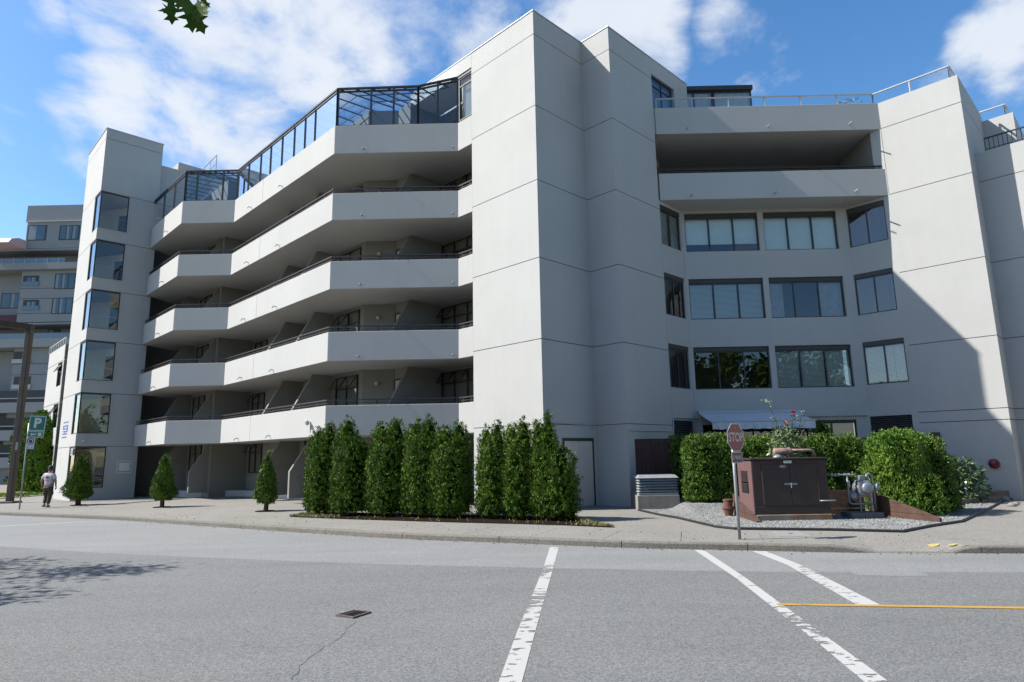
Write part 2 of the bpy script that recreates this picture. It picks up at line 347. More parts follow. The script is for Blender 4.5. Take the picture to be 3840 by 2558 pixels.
def npobj(name, V, F, m, parent=None, smooth=False, origin=None):
    """numpy verts (n,3) and faces (k,4) -> object"""
    org = worg(parent) if parent else Vector(origin or (0, 0, 0))
    me = bpy.data.meshes.new(name); V = np.asarray(V, np.float32)-np.array(org, np.float32); F = np.asarray(F, np.int32); k = F.shape[1]
    me.vertices.add(len(V)); me.vertices.foreach_set('co', V.ravel()); me.loops.add(F.size); me.loops.foreach_set('vertex_index', F.ravel())
    me.polygons.add(len(F)); me.polygons.foreach_set('loop_start', np.arange(0, F.size, k)); me.polygons.foreach_set('loop_total', np.full(len(F), k))
    me.update(calc_edges=True); me.materials.append(MAT[m])
    if smooth: me.polygons.foreach_set('use_smooth', [True]*len(F))
    o = bpy.data.objects.new(name, me); COL.objects.link(o)
    if parent: o.parent = parent
    else: o.location = org
    return o
def tag(o, label=None, cat=None, group=None, kind=None):
    for k, v in (('label', label), ('category', cat), ('group', group), ('kind', kind)):
        if v: o[k] = v
    return o
def thing(name, label, cat, loc=(0, 0, 0), group=None):
    o = bpy.data.objects.new(name, None); o.empty_display_size = .3; COL.objects.link(o); o.location = loc; return tag(o, label, cat, group)
def share(src, name, parent, loc=(0, 0, 0), rz=0, scale=(1, 1, 1)):
    o = bpy.data.objects.new(name, src.data); COL.objects.link(o); o.parent = parent; o.location = loc; o.rotation_euler = (0, 0, rz); o.scale = scale; return o
def text_mesh(txt, size, m, name, parent, origin, ux, uz, bold=0., squeeze=1., align='CENTER'):
    """flat lettering centred on origin, ux = reading direction, uz = up"""
    cu = bpy.data.curves.new('t', 'FONT'); cu.body = txt; cu.size = size; cu.align_x = align; cu.align_y = 'CENTER'; cu.offset = bold; cu.resolution_u = 3
    t = bpy.data.objects.new('t', cu); COL.objects.link(t); dg = bpy.context.evaluated_depsgraph_get()
    me = bpy.data.meshes.new_from_object(t.evaluated_get(dg)); bpy.data.objects.remove(t)
    ux, uz, o3 = Vector(ux), Vector(uz), Vector(origin); org = worg(parent)
    for v in me.vertices: v.co = o3+ux*(v.co.x*squeeze)+uz*v.co.y-org
    me.materials.clear(); me.materials.append(MAT[m]); me.name = name
    o = bpy.data.objects.new(name, me); COL.objects.link(o); o.parent = parent; return o
def offset(poly, d):
    """inset (d > 0) of a simple polygon"""
    n = len(poly); ar = sum(poly[i][0]*poly[(i+1) % n][1]-poly[(i+1) % n][0]*poly[i][1] for i in range(n)); sg = 1 if ar > 0 else -1
    return offpath([poly[-1]]+list(poly)+[poly[0]], d*sg)[1:-1]
def offpath(pts, d):
    """polyline moved to its left by d, mitred"""
    out = []
    for i, p in enumerate(pts):
        p = Vector(p[:2]); ns = []
        if i > 0: e = (p-Vector(pts[i-1][:2])).normalized(); ns.append(Vector((-e.y, e.x)))
        if i < len(pts)-1: e = (Vector(pts[i+1][:2])-p).normalized(); ns.append(Vector((-e.y, e.x)))
        nn = sum(ns, Vector((0, 0)))/len(ns); k = nn.length_squared
        q = p+nn*(d/k if k > .05 else d); out.append((q.x, q.y))
    return out
# facade frames: (u, z, n) -> world, n = metres out of the wall
def FA(s): return (lambda u, z, n=0: Vector(((s+u)/2-n*S2, (s-u)/2-n*S2, z)))       # u = x - y, wall faces left-front
def FB(c): return (lambda u, z, n=0: Vector(((u+c)/2+n*S2, (u-c)/2-n*S2, z)))       # u = x + y, wall faces right-front
def FD(Y): return (lambda u, z, n=0: Vector((u, Y-n, z)))                            # u = x, wall faces the camera
def fbox(mb, F, u0, u1, z0, z1, n0, n1):
    return mb.hexa([F(u0, z0, n1), F(u1, z0, n1), F(u1, z0, n0), F(u0, z0, n0), F(u0, z1, n1), F(u1, z1, n1), F(u1, z1, n0), F(u0, z1, n0)])
def fprism(mb, F, poly, n0, n1):
    n = len(poly); return mb.add([F(u, z, n0) for u, z in poly]+[F(u, z, n1) for u, z in poly], [tuple(range(n-1, -1, -1)), tuple(range(n, 2*n))]+[(i, (i+1) % n, n+(i+1) % n, n+i) for i in range(n)])
def wall_holes(F, u0, u1, z0, z1, holes, th):
    """wall slab with real openings; only outside faces are made"""
    us = sorted({u0, u1, *[h[0] for h in holes], *[h[1] for h in holes]}); zs = sorted({z0, z1, *[h[2] for h in holes], *[h[3] for h in holes]})
    us = [u for u in us if u0 <= u <= u1]; zs = [z for z in zs if z0 <= z <= z1]
    def solid(i, j):
        if i < 0 or j < 0 or i >= len(us)-1 or j >= len(zs)-1: return False
        cu, cz = (us[i]+us[i+1])/2, (zs[j]+zs[j+1])/2
        return not any(h[0] < cu < h[1] and h[2] < cz < h[3] for h in holes)
    mb = MB()
    for i in range(len(us)-1):
        for j in range(len(zs)-1):
            if not solid(i, j): continue
            a, b, c, d = us[i], us[i+1], zs[j], zs[j+1]
            mb.add([F(a, c, 0), F(b, c, 0), F(b, d, 0), F(a, d, 0)], [(0, 1, 2, 3)]); mb.add([F(a, c, -th), F(b, c, -th), F(b, d, -th), F(a, d, -th)], [(3, 2, 1, 0)])
            for (ii, jj, p, q) in ((i-1, j, (a, d), (a, c)), (i+1, j, (b, c), (b, d)), (i, j-1, (a, c), (b, c)), (i, j+1, (b, d), (a, d))):
                if not solid(ii, jj): mb.add([F(*p, 0), F(*p, -th), F(*q, -th), F(*q, 0)], [(0, 1, 2, 3)])
    return mb
def window(F, par, u0, u1, z0, z1, nx=2, rec=.1, k=1., fw=.055, transoms=(), glass='glass_bay', frame='frame_bay', header=0., blind=None, label=None, name='window', opened=None, backing=None, cloth='curtain'):
    """frame with mullions as one part, each pane and blind a sub-part; k = units of u per metre"""
    mb = MB(); w = fw*k; d0, d1 = -rec-.06, -rec
    zt = z1-header
    fbox(mb, F, u0, u1, z0, z0+fw, d0, d1); fbox(mb, F, u0, u1, zt-fw, zt, d0, d1); fbox(mb, F, u0, u0+w, z0+fw, zt-fw, d0, d1); fbox(mb, F, u1-w, u1, z0+fw, zt-fw, d0, d1)
    if header: fbox(mb, F, u0, u1, zt+.002, z1, d0, d1+.03)
    xs = [u0+(u1-u0)*i/nx for i in range(nx+1)]
    for x in xs[1:-1]: fbox(mb, F, x-w/2, x+w/2, z0+fw, zt-fw, d0+.003, d1-.003)
    zz = [z0]+[z0+(zt-z0)*t for t in transoms]+[zt]
    for z in zz[1:-1]: fbox(mb, F, u0+w, u1-w, z-fw/2, z+fw/2, d0+.005, d1-.005)
    o = mb.build(name, frame, par)
    for i in range(nx):
        for j in range(len(zz)-1):
            if opened and (i, j) in opened:                     # hinged-out sash
                a, b = xs[i]+w*.6, xs[i+1]-w*.6; c, d = zz[j]+.03, zz[j+1]-.03; out = .32
                p = MB(); vs = [F(a, c, d1+out), F(b, c, d1+out), F(b, d, d1), F(a, d, d1)]; p.add(vs, [(0, 1, 2, 3)]); p.build('pane', glass, o)
                e = MB(); e.tube([vs[3], vs[0], vs[1], vs[2]], .022, 4); e.build('sash', frame, o); continue
            p = MB(); p.add([F(xs[i]+w*.4, zz[j]+.02, d1-.03), F(xs[i+1]-w*.4, zz[j]+.02, d1-.03), F(xs[i+1]-w*.4, zz[j+1]-.02, d1-.03), F(xs[i]+w*.4, zz[j+1]-.02, d1-.03)], [(0, 1, 2, 3)])
            p.build('pane', glass, o)
        if blind and blind[i % len(blind)]:
            kd, drop = blind[i % len(blind)]; a, b = xs[i]+w*.6, xs[i+1]-w*.6; p = MB()
            if kd == 'curtain':
                nseg = 14; ff = []
                for t in range(nseg+1): ff.append((a+(b-a)*t/nseg*drop, -rec-.14-.035*(t % 2)))
                for (x, n) in ff: p.v += [tuple(F(x, z0+.04, n)), tuple(F(x, zt-.04, n))]
                p.f += [(2*t, 2*t+2, 2*t+3, 2*t+1) for t in range(nseg)]
                p.build('curtain', cloth, o)
            elif kd == 'slat':
                zc = zt-.05
                while zc > zt-(zt-z0)*drop+.03:
                    p.add([F(a, zc, -rec-.115), F(b, zc, -rec-.115), F(b, zc-.043, -rec-.09), F(a, zc-.043, -rec-.09)], [(0, 1, 2, 3)]); zc -= .05
                p.build('blind', 'blind_slat', o)
            else:
                zb = zt-(zt-z0)*drop; fbox(p, F, a, b, zb+.03, zt-.03, -rec-.112, -rec-.108); p.build('blind', 'blind', o)
    if backing:
        p = MB(); fbox(p, F, u0+.01, u1-.01, z0+.01, z1-.01, -rec-.2, -rec-.19); p.build('backing', backing, o)
    if label: o['label'] = label
    return o

# ================================================================== GROUND
KP = [(-300, 172), (-60, 46.5), (-30, 31.2), (-21.4, 26.8), (-17.3, 24.72), (-13.72, 22.8), (-9.53, 20.09), (-5.17, 17.32), (-2.88, 15.95), (-.51, 14.87), (2.07, 13.76), (4.45, 13.1), (6.2, 12.62), (8.1, 12.34), (9.2, 12.2), (14, 11.7), (30, 10.5), (300, -8)]
def kerb_y(x):
    for (x0, y0), (x1, y1) in zip(KP, KP[1:]):
        if x0 <= x <= x1:
            i = KP.index((x0, y0)); t = (x-x0)/(x1-x0)
            pm = KP[max(i-1, 0)]; pn = KP[min(i+2, len(KP)-1)]
            m0 = (y1-pm[1])/(x1-pm[0]); m1 = (pn[1]-y0)/(pn[0]-x0); h = x1-x0
            return (2*t**3-3*t*t+1)*y0+(t**3-2*t*t+t)*h*m0+(-2*t**3+3*t*t)*y1+(t**3-t*t)*h*m1
    return KP[-1][1]
KX = [-300, -150, -80, -50, -40]+[-34+.75*i for i in range(72)]+[22, 30, 60, 150, 300]
KX = sorted(set(KX+[0.])); KL = [(x, kerb_y(x)) for x in KX]
def sst(a, b, x): t = min(1, max(0, (x-a)/(b-a))); return t*t*(3-2*t)
def kh(x): return .13-.118*(sst(5.9, 6.75, x)-sst(7.75, 8.35, x))       # dropped kerb
RZ = -.13
mb = MB()
ROADQ = [(p, q) for p, q in zip(KL, KL[1:])]
road_mb = mb
EDGE = [(-300, 160), (-40, 28), (-22, 20.3), (-12.92, 16.32), (-9.29, 14.68), (-6.49, 13.65), (-3.5, 12.57), (-1.52, 12.0), (.32, 11.54), (2.39, 11.1), (4.2, 10.8), (9.5, 10.3), (30, 9)]
def edge_y(x):
    for (x0, y0), (x1, y1) in zip(EDGE, EDGE[1:]):
        if x0 <= x <= x1: return y0+(y1-y0)*(x-x0)/(x1-x0)
    return 9
def strip_on(x): return -60 <= x <= 22
for (x0, y0), (x1, y1) in ROADQ:
    ya, yb = (edge_y(x0), edge_y(x1)) if strip_on(x0) and strip_on(x1) else (y0+.05, y1+.05)
    mb.add([(x0, -120, gz(x0)+RZ), (x1, -120, gz(x1)+RZ), (x1, yb, gz(x1)+RZ), (x0, ya, gz(x0)+RZ)], [(0, 1, 2, 3)])
road = tag(mb.build('road', 'asphalt'), 'grey worn asphalt street in front of the apartment building', kind='structure')
mb = MB(); xs = [x for x in KX if -60 <= x <= 22]
for x0, x1 in zip(xs, xs[1:]): mb.add([(x0, edge_y(x0), gz(x0)+RZ), (x1, edge_y(x1), gz(x1)+RZ), (x1, kerb_y(x1)+.05, gz(x1)+RZ), (x0, kerb_y(x0)+.05, gz(x0)+RZ)], [(0, 1, 2, 3)])
mb.build('kerbside_strip', 'asphalt_light', road)
pv = MB()
for (x0, y0), (x1, y1) in zip(KL, KL[1:]): pv.add([(x0, y0+.1, gz(x0)-.15), (x1, y1+.1, gz(x1)-.15), (x1, y1+.14, gz(x1)-.012-.13+kh(x1)), (x0, y0+.14, gz(x0)-.012-.13+kh(x0))], [(0, 1, 2, 3)])
for (x0, y0), (x1, y1) in zip(KL, KL[1:]):
    pv.add([(x0, y0+.14, gz(x0)-.012-.13+kh(x0)), (x1, y1+.14, gz(x1)-.012-.13+kh(x1)), (x1, y1+1.4, gz(x1)-.012), (x0, y0+1.4, gz(x0)-.012)], [(0, 1, 2, 3)])
    pv.add([(x0, y0+1.4, gz(x0)-.012), (x1, y1+1.4, gz(x1)-.012), (x1, max(y1+2, 320), gz(x1)-.012), (x0, max(y0+2, 320), gz(x0)-.012)], [(0, 1, 2, 3)])
pave = tag(pv.build('pavement', 'aggregate'), 'pale exposed aggregate forecourt paving around the building', kind='structure')
# kerb stones
kerb = tag(bpy.data.objects.new('kerb', None), 'granular concrete kerb curving along the street', kind='structure'); COL.objects.link(kerb)
JX = [-34, -30.5, -27.2, -24, -20.8, -17.3, -13.75, -11.2, -8.2, -5.15, -2.88, -.51, 2.06, 4.43, 8.42, 11.2, 14.2]
def knorm(x):
    e = Vector((.02, kerb_y(x+.01)-kerb_y(x-.01))).normalized(); return Vector((-e.y, e.x))
for a, b in zip(JX, JX[1:]):
    n = max(3, int((b-a)/.28)); mb = MB(); prof = ((0, -.20), (.006, -.03), (.022, -.006), (.05, 0), (.15, 0), (.15, -.20))
    for i in range(n+1):
        x = a+.007+(b-a-.014)*i/n; p = Vector((x, kerb_y(x))); nn = knorm(x)
        for d, dz in prof:
            q = p+nn*d; z = gz(x)+(RZ+kh(x)+dz if dz > -.1 else RZ-.05); mb.v.append((q.x, q.y, z))
    k = len(prof)
    for i in range(n): mb.f += [(i*k+j, (i+1)*k+j, (i+1)*k+(j+1) % k, i*k+(j+1) % k) for j in range(k)]
    mb.f += [tuple(range(k)), tuple(n*k+j for j in range(k-1, -1, -1))]
    mb.build('kerb_stone', 'kerb_stone', kerb)
# sidewalk slabs
walk = tag(bpy.data.objects.new('sidewalk', None), 'jointed exposed aggregate sidewalk behind the kerb', kind='structure'); COL.objects.link(walk)
SX = [-34+1.55*i for i in range(32)]
for a, b in zip(SX, SX[1:]):
    mb = MB(); na, nb_ = knorm(a), knorm(b); pa, pb = Vector((a, kerb_y(a))), Vector((b, kerb_y(b))); e = (pb-pa).normalized()*.006
    pts = []
    for t in range(5):
        x = a+(b-a)*t/4; p = Vector((x, kerb_y(x))); nn = knorm(x); ee = e*(1 if t == 0 else -1 if t == 4 else 0)
        for d in (.157, .55, 1.05, 1.95):
            q = p+nn*d+ee; fr = 1-sst(.15, 1.1, d); pts.append((q.x, q.y, gz(q.x)-(.13-kh(x))*fr))
    n = len(pts); mb.v = pts+[(x, y, z-.03) for x, y, z in pts]
    for t in range(4):
        for j in range(3): i0 = t*4+j; mb.f.append((i0, i0+4, i0+5, i0+1))
    rim = [0, 4, 8, 12, 16, 17, 18, 19, 15, 11, 7, 3, 2, 1]
    for i, j in zip(rim, rim[1:]+rim[:1]): mb.f.append((j, i, n+i, n+j))
    mb.build('paving_slab', 'aggregate', walk)
# markings
def marking(name, quads, m, dz=.004):
    mb = MB()
    for q in quads: mb.sheet(q, lambda x, y: gz(x)+RZ+dz)
    return mb.build(name, m, road)
def stripe(name, ls, rs, m, dz=.004):
    """left and right edge polylines"""
    return marking(name, [(ls[i], rs[i], rs[i+1], ls[i+1]) for i in range(len(ls)-1)], m, dz)
stripe('road_marking', [(.59, 14.0), (.36, 11.47), (-.07, 7.5), (-.22, 5.93), (-.5, 3)], [(.78, 13.98), (.53, 11.45), (.13, 7.49), (-.02, 5.92), (-.3, 3)], 'paint_white')
stripe('road_marking', [(3.42, 13.24), (3.28, 10.4), (3.13, 8.75), (2.97, 6.97), (2.84, 5.8), (2.55, 3)], [(3.6, 13.22), (3.43, 10.38), (3.29, 8.76), (3.14, 7.0), (3.04, 5.79), (2.75, 3)], 'paint_white_clean')
stripe('road_marking', [(4.47, 13.0), (4.5, 11.39), (4.17, 8.5)], [(4.72, 12.98), (4.72, 11.4), (4.45, 8.48)], 'paint_white_clean')
stripe('yellow_line', [(3.22, 8.63), (6.06, 8.25), (30, 5.2)], [(3.2, 8.53), (6.0, 8.15), (30, 5.1)], 'paint_yellow', .0065)
stripe('road_marking', [(-24, 18.2), (-14.8, 23.12)], [(-23.9, 18.05), (-14.72, 23.02)], 'paint_white_clean')
stripe('road_marking', [(-19.7, 25.36), (-18.63, 25.12)], [(-19.7, 25.27), (-18.63, 25.02)], 'paint_white_clean')
rp = [gp(*c2(*p), RZ).xy for p in ((930, 292), (1420, 298), (1560, 360), (1770, 436), (1640, 440), (1300, 432), (1150, 360))]
MB().sheet([tuple(p) for p in rp], lambda x, y: gz(x)+RZ+.002).build('road_patch', 'asphalt_light', road)
def crack(pts, w=.009):
    random.seed(len(pts)); P = [gp(*p, RZ).xy for p in pts]; Q = []
    for a, b in zip(P, P[1:]):
        n = max(2, int((b-a).length/.09)); e = (b-a).normalized(); nn = Vector((-e.y, e.x))
        for i in range(n): Q.append(a+(b-a)*i/n+nn*random.uniform(-.03, .03))
    Q.append(P[-1]); mb = MB()
    for i in range(len(Q)-1):
        e = (Q[i+1]-Q[i]).normalized(); nn = Vector((-e.y, e.x))*w*random.uniform(.25, .6)
        mb.sheet([tuple(Q[i]-nn), tuple(Q[i+1]-nn), tuple(Q[i+1]+nn), tuple(Q[i]+nn)], lambda x, y: gz(x)+RZ+.0025)
    mb.build('crack', 'crack', road)
crack([c1(235, 780), c1(175, 850), c1(110, 910), c1(0, 970), c0(2060, 1060), c0(1980, 1180)])
crack([c1(400, 720), c1(580, 704), c1(900, 686), c1(1110, 662)], .006)
crack([c1(0, 648), c1(70, 660), c1(130, 690), c1(200, 705)], .005)
# sunken drain cover
dc = [gp(*c1(*p), RZ).xy for p in ((105, 745), (235, 710), (350, 722), (225, 762))]; cen = sum(dc, Vector((0, 0)))/4
dr = tag(MB().sheet([tuple(p) for p in dc], lambda x, y: gz(x)+RZ+.009).build('drain_cover', 'drain_rust', origin=(cen.x, cen.y, RZ)), 'small square rusty drain cover sunk in the asphalt', 'drain cover')
mb = MB()
for i in range(4):
    a, b = dc[i], dc[(i+1) % 4]; a2, b2 = cen+(a-cen)*.86, cen+(b-cen)*.86
    mb.prism([tuple(a), tuple(b), tuple(b2), tuple(a2)], gz(cen.x)+RZ+.002, gz(cen.x)+RZ+.022)
mb.build('rim', 'drain_rust', dr)
mb = MB()
for t in (.3, .5, .7):
    a = dc[0].lerp(dc[3], t); b = dc[1].lerp(dc[2], t); e = (b-a).normalized(); nn = Vector((-e.y, e.x))*.012
    mb.prism([tuple(a-nn), tuple(b-nn), tuple(b+nn), tuple(a+nn)], gz(cen.x)+RZ+.010, gz(cen.x)+RZ+.018)
mb.build('bar', 'sign_black', dr)
# utility cover in the sidewalk and yellow spots
uc = [tuple(gp(*Rb(*p)).xy) for p in ((1330, 1310), (1580, 1310), (1700, 1355), (1400, 1355))]
o = tag(MB().prism(uc, -.01, .006).build('utility_cover', 'cover_metal', origin=(5.8, 14.5, 0)), 'flat grey utility cover set in the sidewalk by the stop sign', 'utility cover')
mb = MB(); cc_ = Vector(uc[0]).lerp(Vector(uc[2]), .5)
mb.tube([(cc_.x-.05, cc_.y, .008), (cc_.x+.05, cc_.y, .008)], .008, 6); mb.build('lifting_handle', 'sign_black', o)
def slab_z(x, y):
    d = (y-kerb_y(x))*knorm(x).y; return gz(x)-(.13-kh(x))*(1-sst(.15, 1.1, d))
for i, (px, r, dz) in enumerate((((1200, 1425), .08, -.06), ((1400, 1468), .06, -.115))):
    p = gp(*R3(*px), dz); random.seed(i); mb = MB(); rim = []
    for t in range(15): k = random.uniform(.8, 1.1); rim.append((p.x+r*1.35*math.cos(t*.42)*k, p.y+r*math.sin(t*.42)*k))
    mb.sheet(rim, (lambda x, y: slab_z(x, y)+.008) if i == 0 else (lambda x, y: max(slab_z(x, y), RZ+kh(x))+.006))
    tag(mb.build('paint_spot', 'paint_spot', origin=(p.x, p.y, -.06)), ('larger yellow spray paint spot on the sidewalk ramp', 'small yellow paint spot on the dropped kerb')[i], 'paint mark')

# ================================================================== MAIN BUILDING
bld = thing('apartment_building', 'grey stucco apartment block with zigzag balconies and tall stair tower', 'building', (0, 24, 0))
G_ = .013                                        # half the panel groove
K0 = (-1.69, 23.88); K = (.80, 21.39); cc = (2.78, 23.38); C2 = (3.74, 22.42); E_ = (5.80, 24.48)
CM = [K0, K, cc, C2, E_, (5.0, 25.28), (1.5, 27.07), (-.59, 24.98)]
ZJ = [2.80+2.88*i for i in range(6)]             # 2.80 .. 17.20
def bands(poly, zs, m='stucco', name='wall_panel'):
    for a, b in zip(zs, zs[1:]):
        MB().prism(poly, a+G_, b-G_).build(name, m, bld)
    MB().prism(offset(poly, .035), zs[0]+.05, zs[-1]-.08).build('wall_core', 'groove', bld)
bands(CM, [-.4]+ZJ+[18.16])
# parapet over the two top windows
for poly in ([(-1.69, 23.88), (-4.7, 26.89), (-3.7, 27.89), (-.69, 24.88)],):
    MB().prism([(p[0]-.003, p[1]-.003) for p in poly], 17.53, 18.157).build('roof_parapet', 'stucco', bld)
MB().prism([(5.803, 24.477), (7.85, 26.525), (7.0, 27.4), (4.95, 25.33)], 17.43, 18.157).build('roof_parapet', 'stucco', bld)
MB().prism([(7.05, 25.73), (7.85, 26.52), (7.4, 27.0), (6.6, 26.2)], 14.9, 17.43).build('wall_panel', 'stucco', bld)
MB().prism([(-.3, 25.3), (4.9, 25.4), (6.5, 27), (6.6, 33), (0, 33), (-3.3, 28.2)], 14.4, 18.05).build('penthouse_wall', 'stucco', bld)
# roof edge flashing
for pts in ([(-4.7, 26.89), K, cc, C2, (7.85, 26.53)],):
    inn = offpath(pts, .22); MB().prism([(p[0], p[1]) for p in offpath(pts, -.025)]+inn[::-1], 18.16, 18.195).build('roof_flashing', 'white_paint_metal', bld)

# ---- left wing: back walls, slabs, parapets, fins
LW = [(-.55, 25.0), (-3.4, 27.8), (-4.65, 26.55), (-5.3, 27.2), (-6.7, 27.2), (-15.0, 35.5), (-16.35, 34.15), (-21.1, 38.9), (-17, 44), (3, 42), (3, 27)]
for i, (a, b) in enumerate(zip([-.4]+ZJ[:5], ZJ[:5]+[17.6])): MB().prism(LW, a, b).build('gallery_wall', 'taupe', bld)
aP, bP, cP, dP, eP = (-2.31, 24.5), (-7.42, 24.5), (-14.87, 31.95), (-17.67, 31.95), (-21.5, 35.78)
PATH = [K0, aP, bP, cP, dP, eP]
def lerp2(a, b, t): return (a[0]+(b[0]-a[0])*t, a[1]+(b[1]-a[1])*t)
PT = .17
inn = offpath(PATH, -PT)                           # path runs right to left, inside lies on its right
SLAB = offpath(PATH, -.06)+[(-20.9, 38.6), (-16.1, 34.5), (-14.9, 35.9), (-6.6, 27.6), (-5.2, 27.5), (-4.5, 26.9), (-3.3, 28.1), (-.4, 25.3)]
for k in range(5):
    z = ZJ[k]; zb, zt = z-.165, z+(1.08 if k == 4 else .985)
    MB().prism(SLAB, zb+.003, z).build('balcony_slab', 'stucco', bld)
    segs = [(0, 1, 0, 1), (1, 2, 0, 1), (2, 3, 0, .665), (2, 3, .665, 1), (3, 4, 0, 1), (4, 5, 0, 1)]
    for (i, j, t0, t1) in segs:
        a, b = lerp2(PATH[i], PATH[j], t0), lerp2(PATH[i], PATH[j], t1); c, d = lerp2(inn[i], inn[j], t0), lerp2(inn[i], inn[j], t1)
        if 0 < t1 < 1 or 0 < t0 < 1:
            e = (Vector(PATH[j])-Vector(PATH[i])).normalized()*.006
            if t1 < 1: b = (b[0]-e.x, b[1]-e.y); d = (d[0]-e.x, d[1]-e.y)
            if t0 > 0: a = (a[0]+e.x, a[1]+e.y); c = (c[0]+e.x, c[1]+e.y)
        MB().prism([a, b, d, c], zb, zt).build('parapet_panel', 'stucco', bld, bevel=.012)
    mids = offpath(PATH, -PT/2)
    if k < 4:
        for i in range(5):
            a, b = Vector(mids[i]+(0,)), Vector(mids[i+1]+(0,)); e = (b-a).normalized(); mb = MB()
            n = Vector((-e.y, e.x, 0)); L_ = (b-a).length
            for dz, hh, ww in ((.215, .022, .04), (.10, .012, .012)):
                mb.obox((a+b)/2+Vector((0, 0, zt+dz)), e*(L_/2+.01), n*ww, Vector((0, 0, hh)))
            rl = mb.build('handrail', 'rail_brown', bld); np_ = max(2, int(L_/1.6)+1)
            for t in range(np_):
                p = a+(b-a)*((t+.5)/np_); MB().obox(p+Vector((0, 0, zt+.1)), e*.018, n*.018, Vector((0, 0, .1))).build('handrail_post', 'rail_brown', rl)
    # hooked drain spouts
    for seg, ts in ((1, (.04, .76)), (2, (.46, .79)), (4, (.42,))):
        for t in ts:
            p = Vector(lerp2(PATH[seg], PATH[seg+1], t)+(zb+.17,)); e = (Vector(PATH[seg+1])-Vector(PATH[seg])).normalized(); o_ = Vector((e.y, -e.x, 0))
            if o_.y > 0: o_ = -o_
            MB().tube([p-o_*.03, p+o_*.13, p+o_*.17+Vector((0, 0, -.03)), p+o_*.175+Vector((0, 0, -.10))], .02, 6).build('drain_spout', 'metal_grey', bld, smooth=True)
MB().prism([(-20.45, 38.25), (-23.7, 38.4), (-23.7, 38.7), (-20.45, 38.6)], -.4, 17.0).build('gallery_wall', 'taupe', bld)  # closing wall added to keep sun out of the gap beside the tower
fl = onA(1165, 1583, 17.08); nA_ = Vector((-S2, -S2, 0))
fo = MB().lathe(fl+nA_*.12, [(.03, -.04), (.10, 0), (.12, .06), (.11, .08)], 12, nA_+Vector((0, 0, -.6))).build('flood_lamp', 'white_paint_metal', bld, smooth=True); MB().tube([fl, fl+nA_*.12, fl+nA_*.14+Vector((0, 0, -.05))], .018, 6).build('lamp_arm', 'white_paint_metal', fo); MB().tube([fl+Vector((0, 0, -.02))+nA_*.012, fl+Vector((0, 0, -.42))+nA_*.012], .01, 5).build('lamp_cable', 'rail_black', fo)
# plinth and ground floor of the gallery
MB().prism([(-21.0, 38.2), (-18.7, 35.75), (-17.95, 35.0), (-14.75, 34.65), (-14.3, 34.2), (-8.3, 28.4), (-5.5, 26.4), (-3.2, 26.9), (-3.2, 28), (-14.8, 36), (-20.6, 38.8)], -.3, .20).build('plinth', 'plinth', bld)
# fins between the apartments (walls with a slanted front edge)
FINS = [(-31.1, 20.6, 21.95, 24.5), (-37.6, 17.9, 19.2, 20.7), (-41.8, 17.9, 19.2, 20.7), (-50.9, 16.5, 17.8, 20.7), (-55.6, 15.6, 16.9, 18.0)]
for k in range(-1, 5):
    z0 = ZJ[k] if k >= 0 else .15; z1 = ZJ[k+1]-.16 if k < 4 else 16.95
    if k == 4: continue
    for c, sf, st, sb in FINS:
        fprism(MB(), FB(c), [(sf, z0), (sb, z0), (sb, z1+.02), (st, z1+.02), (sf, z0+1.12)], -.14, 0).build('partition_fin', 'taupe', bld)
        mb = MB(); fbox(mb, FB(c), (sf+sb)/2-.9, (sf+sb)/2-.75, z0+.75, z0+.85, .002, .05)
        if k == -1: mb.build('wall_socket', 'metal_grey', bld)
# gallery windows, doors and lamps, storey by storey
R22 = math.sqrt(2)
for k in range(-1, 5):
    z = ZJ[k] if k >= 0 else .15
    op = [(0, 1), (1, 1)] if k in (0, 3) else ([(0, 1)] if k == 1 else None)
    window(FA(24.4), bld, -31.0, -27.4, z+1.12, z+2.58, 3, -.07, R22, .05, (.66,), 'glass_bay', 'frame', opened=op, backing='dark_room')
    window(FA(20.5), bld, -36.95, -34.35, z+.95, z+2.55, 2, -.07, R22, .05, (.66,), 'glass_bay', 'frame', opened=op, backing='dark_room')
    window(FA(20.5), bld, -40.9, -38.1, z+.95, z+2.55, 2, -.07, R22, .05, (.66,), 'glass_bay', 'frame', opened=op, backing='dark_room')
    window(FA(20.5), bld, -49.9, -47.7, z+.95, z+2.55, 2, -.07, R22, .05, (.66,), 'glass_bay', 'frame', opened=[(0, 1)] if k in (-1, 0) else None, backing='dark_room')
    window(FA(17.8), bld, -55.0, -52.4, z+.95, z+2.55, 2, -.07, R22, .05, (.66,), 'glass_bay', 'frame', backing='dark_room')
    for s_, u0, u1, mm in ((21.9, -32.4, -31.25, 'door_beige'), (20.5, -44.3, -42.9, 'door_dark'), (17.8, -57.4, -56.2, 'door_beige')):
        mb = MB(); F = FA(s_); fbox(mb, F, u0-.1, u0, z, z+2.28, 0, .05); fbox(mb, F, u1, u1+.1, z, z+2.28, 0, .05); fbox(mb, F, u0, u1, z+2.2, z+2.28, 0, .05)
        d = mb.build('door', 'frame', bld); mb = MB(); fbox(mb, F, u0, u1, z+.01, z+2.2, .002, .025); mb.build('door_leaf', mm, d)
        mb = MB(); mb.lathe(F(u0+.15, z+1.0, .03), [(.015, 0), (.03, .03), (.03, .06), (.01, .07)], 8, (-S2, -S2, 0)); mb.build('handle', 'metal_bright', d)
    for F, u in ((FD(27.2), -6.05), (FA(20.5), -45.4), (FA(17.8), -58.6)):
        n = (F(u, 0, 1)-F(u, 0, 0)); mb = MB(); mb.lathe(F(u, z+2.1, .0), [(.05, 0), (.06, .03), (.05, .05), (.09, .07), (.1, .12), (.06, .19), (.02, .2)], 10, n); mb.build('wall_lamp', 'lamp_glass', bld, smooth=True)

